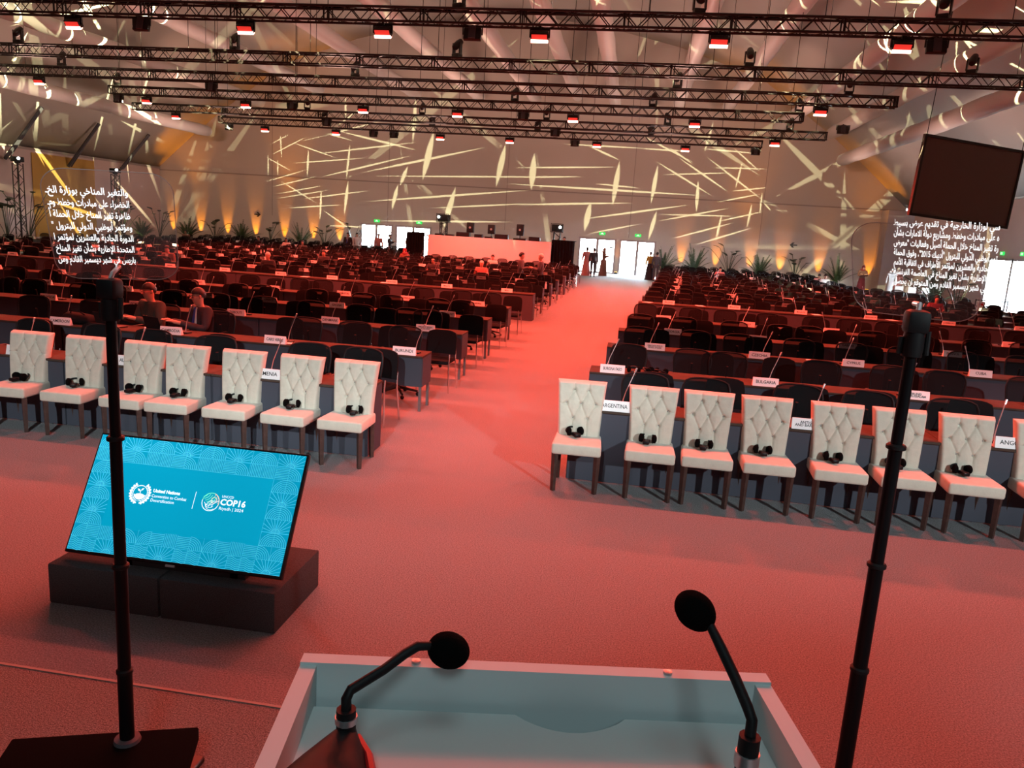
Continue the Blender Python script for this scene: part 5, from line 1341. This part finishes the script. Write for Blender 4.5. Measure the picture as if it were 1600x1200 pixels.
# yellow patterned banner and framed print on the left wall
p0 = at(54, 330, X=XL+0.05); p1_ = at(76, 330, X=XL+0.05)
ya, yb2 = sorted((p0.y, at(150, 330, X=XL+0.05).y))
t2 = thing('wall_banner', 'tall yellow patterned banner hanging on the left wall', 'banner', (XL+0.03, (ya+yb2)/2, 0), 0)
MB().box(0, 0.03, -(yb2-ya)/2, (yb2-ya)/2, 0.4, 5.0).obj('cloth', M['banner'], t2, smooth=False)
b = MB(); rn = random.Random(8)
for k in range(22):
    y = rn.uniform(-(yb2-ya)/2+0.2, (yb2-ya)/2-0.2); z = rn.uniform(0.8, 4.8); s_ = 0.11
    b.add([(0.035, y-s_, z), (0.035, y, z+s_*0.6), (0.035, y+s_, z), (0.035, y, z+s_*0.1), (0.031, y-s_, z), (0.031, y, z+s_*0.6), (0.031, y+s_, z), (0.031, y, z+s_*0.1)], [(0, 1, 2, 3), (7, 6, 5, 4), (0, 4, 5, 1), (1, 5, 6, 2), (2, 6, 7, 3), (3, 7, 4, 0)])
b.obj('motif', M['yellow'], t2, smooth=False)
pz = at(4, 350, Y=35.4)
t2 = thing('display_board', 'white display board with a dark header at the left edge', 'board', (pz.x-0.2, 35.4, 0), 0.15)
MB().box(-0.75, 0.45, 0, 0.05, 0.0, 2.2).obj('board_panel', M['console'], t2, smooth=False)
MB().box(-0.75, 0.28, -0.01, 0, 1.95, 2.15).obj('header', M['greysuit'], t2, smooth=False)
MB().box(-0.75, 0.32, -0.01, 0, 1.25, 1.8).obj('print', M['paper'], t2, smooth=False)
MB().lathe([(0.16, 0), (0.16, 0.01)], 20).obj('round_mark', M['pink'], t2, (-0.12, -0.01, 1.5), (PI/2, 0, 0))
# plants
def palm(seed, h=1.7):
    rn = random.Random(seed); b = MB()
    for k in range(26):
        az = rn.uniform(0, 2*PI); L = rn.uniform(0.75, 1.15)*h*0.6; up_ = rn.uniform(0.7, 1.45); pts = []
        for q in range(8):
            s_ = q/7; r = L*s_*math.cos(up_)*(1+0.3*s_); z = 0.45+L*(s_*math.sin(up_)*1.25-0.42*s_*s_*(1.7-up_))
            pts.append(Vector((r*math.cos(az), r*math.sin(az), z)))
        b.tube(pts, [0.010]*7+[0.003], 4)
        for q in range(2, 8):
            p_ = pts[q]; d = (pts[q]-pts[q-1]).normalized(); sd = d.cross(Vector((0, 0, 1))); sd = sd.normalized() if sd.length > 1e-3 else Vector((1, 0, 0))
            for sg in (-1, 1):
                for e_ in (0, 0.33, 0.66):
                    pp = p_.lerp(pts[q-1], e_); tip = pp + (d*0.6+sd*sg*0.9+Vector((0, 0, -0.25)))*0.20*(1.2-q/9)
                    w_ = d*0.026; b.add([pp-w_, pp+w_, tip], [(0, 1, 2)])
    return b
def broad(seed, h=2.1):
    rn = random.Random(seed); st = MB(); lf = MB()
    for k in range(9):
        az = rn.uniform(0, 2*PI); L = rn.uniform(0.6, 1.0)*h*0.75; up_ = rn.uniform(1.0, 1.45); pts = []
        for q in range(6):
            s_ = q/5; r = L*s_*math.cos(up_)*(0.6+0.7*s_); pts.append(Vector((r*math.cos(az), r*math.sin(az), 0.42+L*s_*math.sin(up_))))
        st.tube(pts, 0.016, 5)
        d = (pts[-1]-pts[-2]).normalized(); o_ = (d+Vector((math.cos(az), math.sin(az), -0.15))*0.7).normalized(); sd = Vector((-math.sin(az), math.cos(az), 0)); LL = rn.uniform(0.38, 0.62)
        prof_ = [(0, 0.01), (0.15, 0.10), (0.4, 0.16), (0.7, 0.12), (1, 0.0)]; vs = []
        for s_, w_ in prof_:
            c_ = pts[-1]+o_*LL*s_+Vector((0, 0, -0.25*LL*s_*s_)); vs += [c_-sd*w_*LL/0.5+Vector((0, 0, 0.02)), c_, c_+sd*w_*LL/0.5+Vector((0, 0, 0.02))]
        lf.add(vs, [f for q in range(4) for f in ((q*3, q*3+1, q*3+4, q*3+3), (q*3+1, q*3+2, q*3+5, q*3+4))])
    return st, lf
def plant(kind, x, Y, h, label, seed, potm='potdark', X=None):
    X = at(x, 380, Y=Y).x if X is None else X
    t = thing('potted_palm' if kind == 'palm' else 'potted_broad_leaf_plant', label, 'plant', (X, Y, 0), seed)
    MB().lathe([(0.16, 0), (0.20, 0.40), (0.22, 0.42), (0.19, 0.43), (0.18, 0.40)], 16).obj('pot', M[potm], t)
    if kind == 'palm': palm(seed, h).obj('fronds', M['leaf'], t)
    else:
        a, b = broad(seed, h); a.obj('stems', M['leaf2'], t); b.obj('leaves', M['leaf2'], t)
pls = [('palm', 222, 46.5, 1.9), ('broad', 250, 47.5, 2.6), ('palm', 293, 49.5, 2.0), ('broad', 336, 49.5, 1.9), ('palm', 377, 49.8, 2.2), ('broad', 422, 49.8, 2.0), ('palm', 470, 49.8, 2.3), ('broad', 507, 49.8, 2.0), ('broad', 551, 49.9, 2.5),
       ('palm', 1039, 48.2, 2.5), ('palm', 1088, 49.6, 2.5), ('broad', 1143, 49.6, 2.7), ('palm', 1192, 49.8, 2.2), ('broad', 1248, 49.8, 2.1), ('palm', 1316, 48.2, 2.4)]
for k, (kd, x, Y, h) in enumerate(pls):
    plant(kd, x, Y, h, 'dark %s plant along the back wall, %s plant from the left' % ('feathery palm' if kd == 'palm' else 'broad-leaved', ORD[k+4]), 10+k)
plant('broad', 47, 36.4, 3.6, 'broad-leaved plant in a white pot right of the near left tower', 31, 'pot')
plant('broad', 12, 34.0, 2.6, 'broad-leaved plant in a pale pot left of the near left tower', 33, 'pot')
plant('broad', 194, 45.5, 2.9, 'broad-leaved plant right of the farther left tower', 34, 'pot')
plant('palm', 1475, 33.4, 2.7, 'bright green palm behind the right prompter glass', 41, 'pot')
plant('broad', 1511, 31.0, 2.5, 'green leafy plant in a white pot by the right side door', 42, 'pot')
plant('palm', 1596, 28.6, 1.9, 'leafy plant at the right edge before the side doorway', 43, 'pot', X=14.6)
# side table, barrier and chairs by the right wall
pt = at(1432, 440, Y=37.0)
t2 = thing('side_table', 'dark-skirted table with pale top by the right wall', 'table', (pt.x, 37.4, 0)); MB().rbox((0, 0, 0.76), (2.2, 0.6, 0.04), 0.01, 1).obj('table_top', M['desktop'], t2); MB().box(-1.08, 1.08, -0.28, 0.28, 0.0, 0.74).obj('skirt', M['drape'], t2, smooth=False)
for k in range(3):
    t3 = thing('cardboard_box', 'pale box on the side table by the right wall, %s from the left' % ORD[k+1], 'box', (pt.x-0.6+k*0.55, 37.4, 0.78), 0.1*k, 'boxes on the side table'); MB().rbox((0, 0, 0.13), (0.36, 0.28, 0.26), 0.01, 1).obj('box_body', M['console'], t3); MB().box(-0.18, 0.18, -0.03, 0.03, 0.26, 0.264).obj('tape', M['paper'], t3, smooth=False)
pq = at(1550, 470, Y=31.0)
t2 = thing('queue_barrier', 'thin dark barrier with two small notices before the right side door', 'barrier', (pq.x, 31.0, 0), 0.0)
for sx in (-0.55, 0.55):
    MB().tube([(sx, 0, 0.02), (sx, 0, 1.0)], 0.022, 8).lathe([(0.15, 0), (0.15, 0.02)], 16, (sx, 0, 0)).obj('post', M['black'], t2)
MB().box(-0.55, 0.55, -0.012, 0.012, 0.95, 0.99).obj('rail', M['black'], t2, smooth=False)
MB().box(-0.50, -0.22, -0.02, -0.013, 0.62, 0.93).obj('notice', M['paper'], t2, smooth=False)
MB().box(-0.44, -0.28, -0.024, -0.02, 0.78, 0.86).obj('notice_mark', M['red'], t2, smooth=False)
# fire extinguisher stand in red beside the far palm
pe = at(1069, 400, Y=50.5)
t2 = thing('fire_extinguisher', 'red fire extinguisher between two palms at the back wall', 'fire extinguisher', (pe.x, 50.6, 0))
MB().lathe([(0.09, 0), (0.10, 0.03), (0.10, 0.55), (0.04, 0.68), (0.03, 0.72)], 14).obj('cylinder_body', M['red'], t2)
MB().tube([(0, 0, 0.72), (0.1, -0.05, 0.78), (0.16, -0.06, 0.4)], 0.015, 6).obj('hose', M['black'], t2)

# lettering becomes plain mesh
dg = bpy.context.evaluated_depsgraph_get()
for o in [o for o in C.objects if o.type == 'FONT']:
    me = bpy.data.meshes.new_from_object(o.evaluated_get(dg)); n = bpy.data.objects.new('tmp', me); C.objects.link(n)
    n.parent = o.parent; n.matrix_basis = o.matrix_basis.copy(); n.matrix_parent_inverse = o.matrix_parent_inverse.copy(); nm = o.name.split('.')[0]
    bpy.data.objects.remove(o); n.name = nm
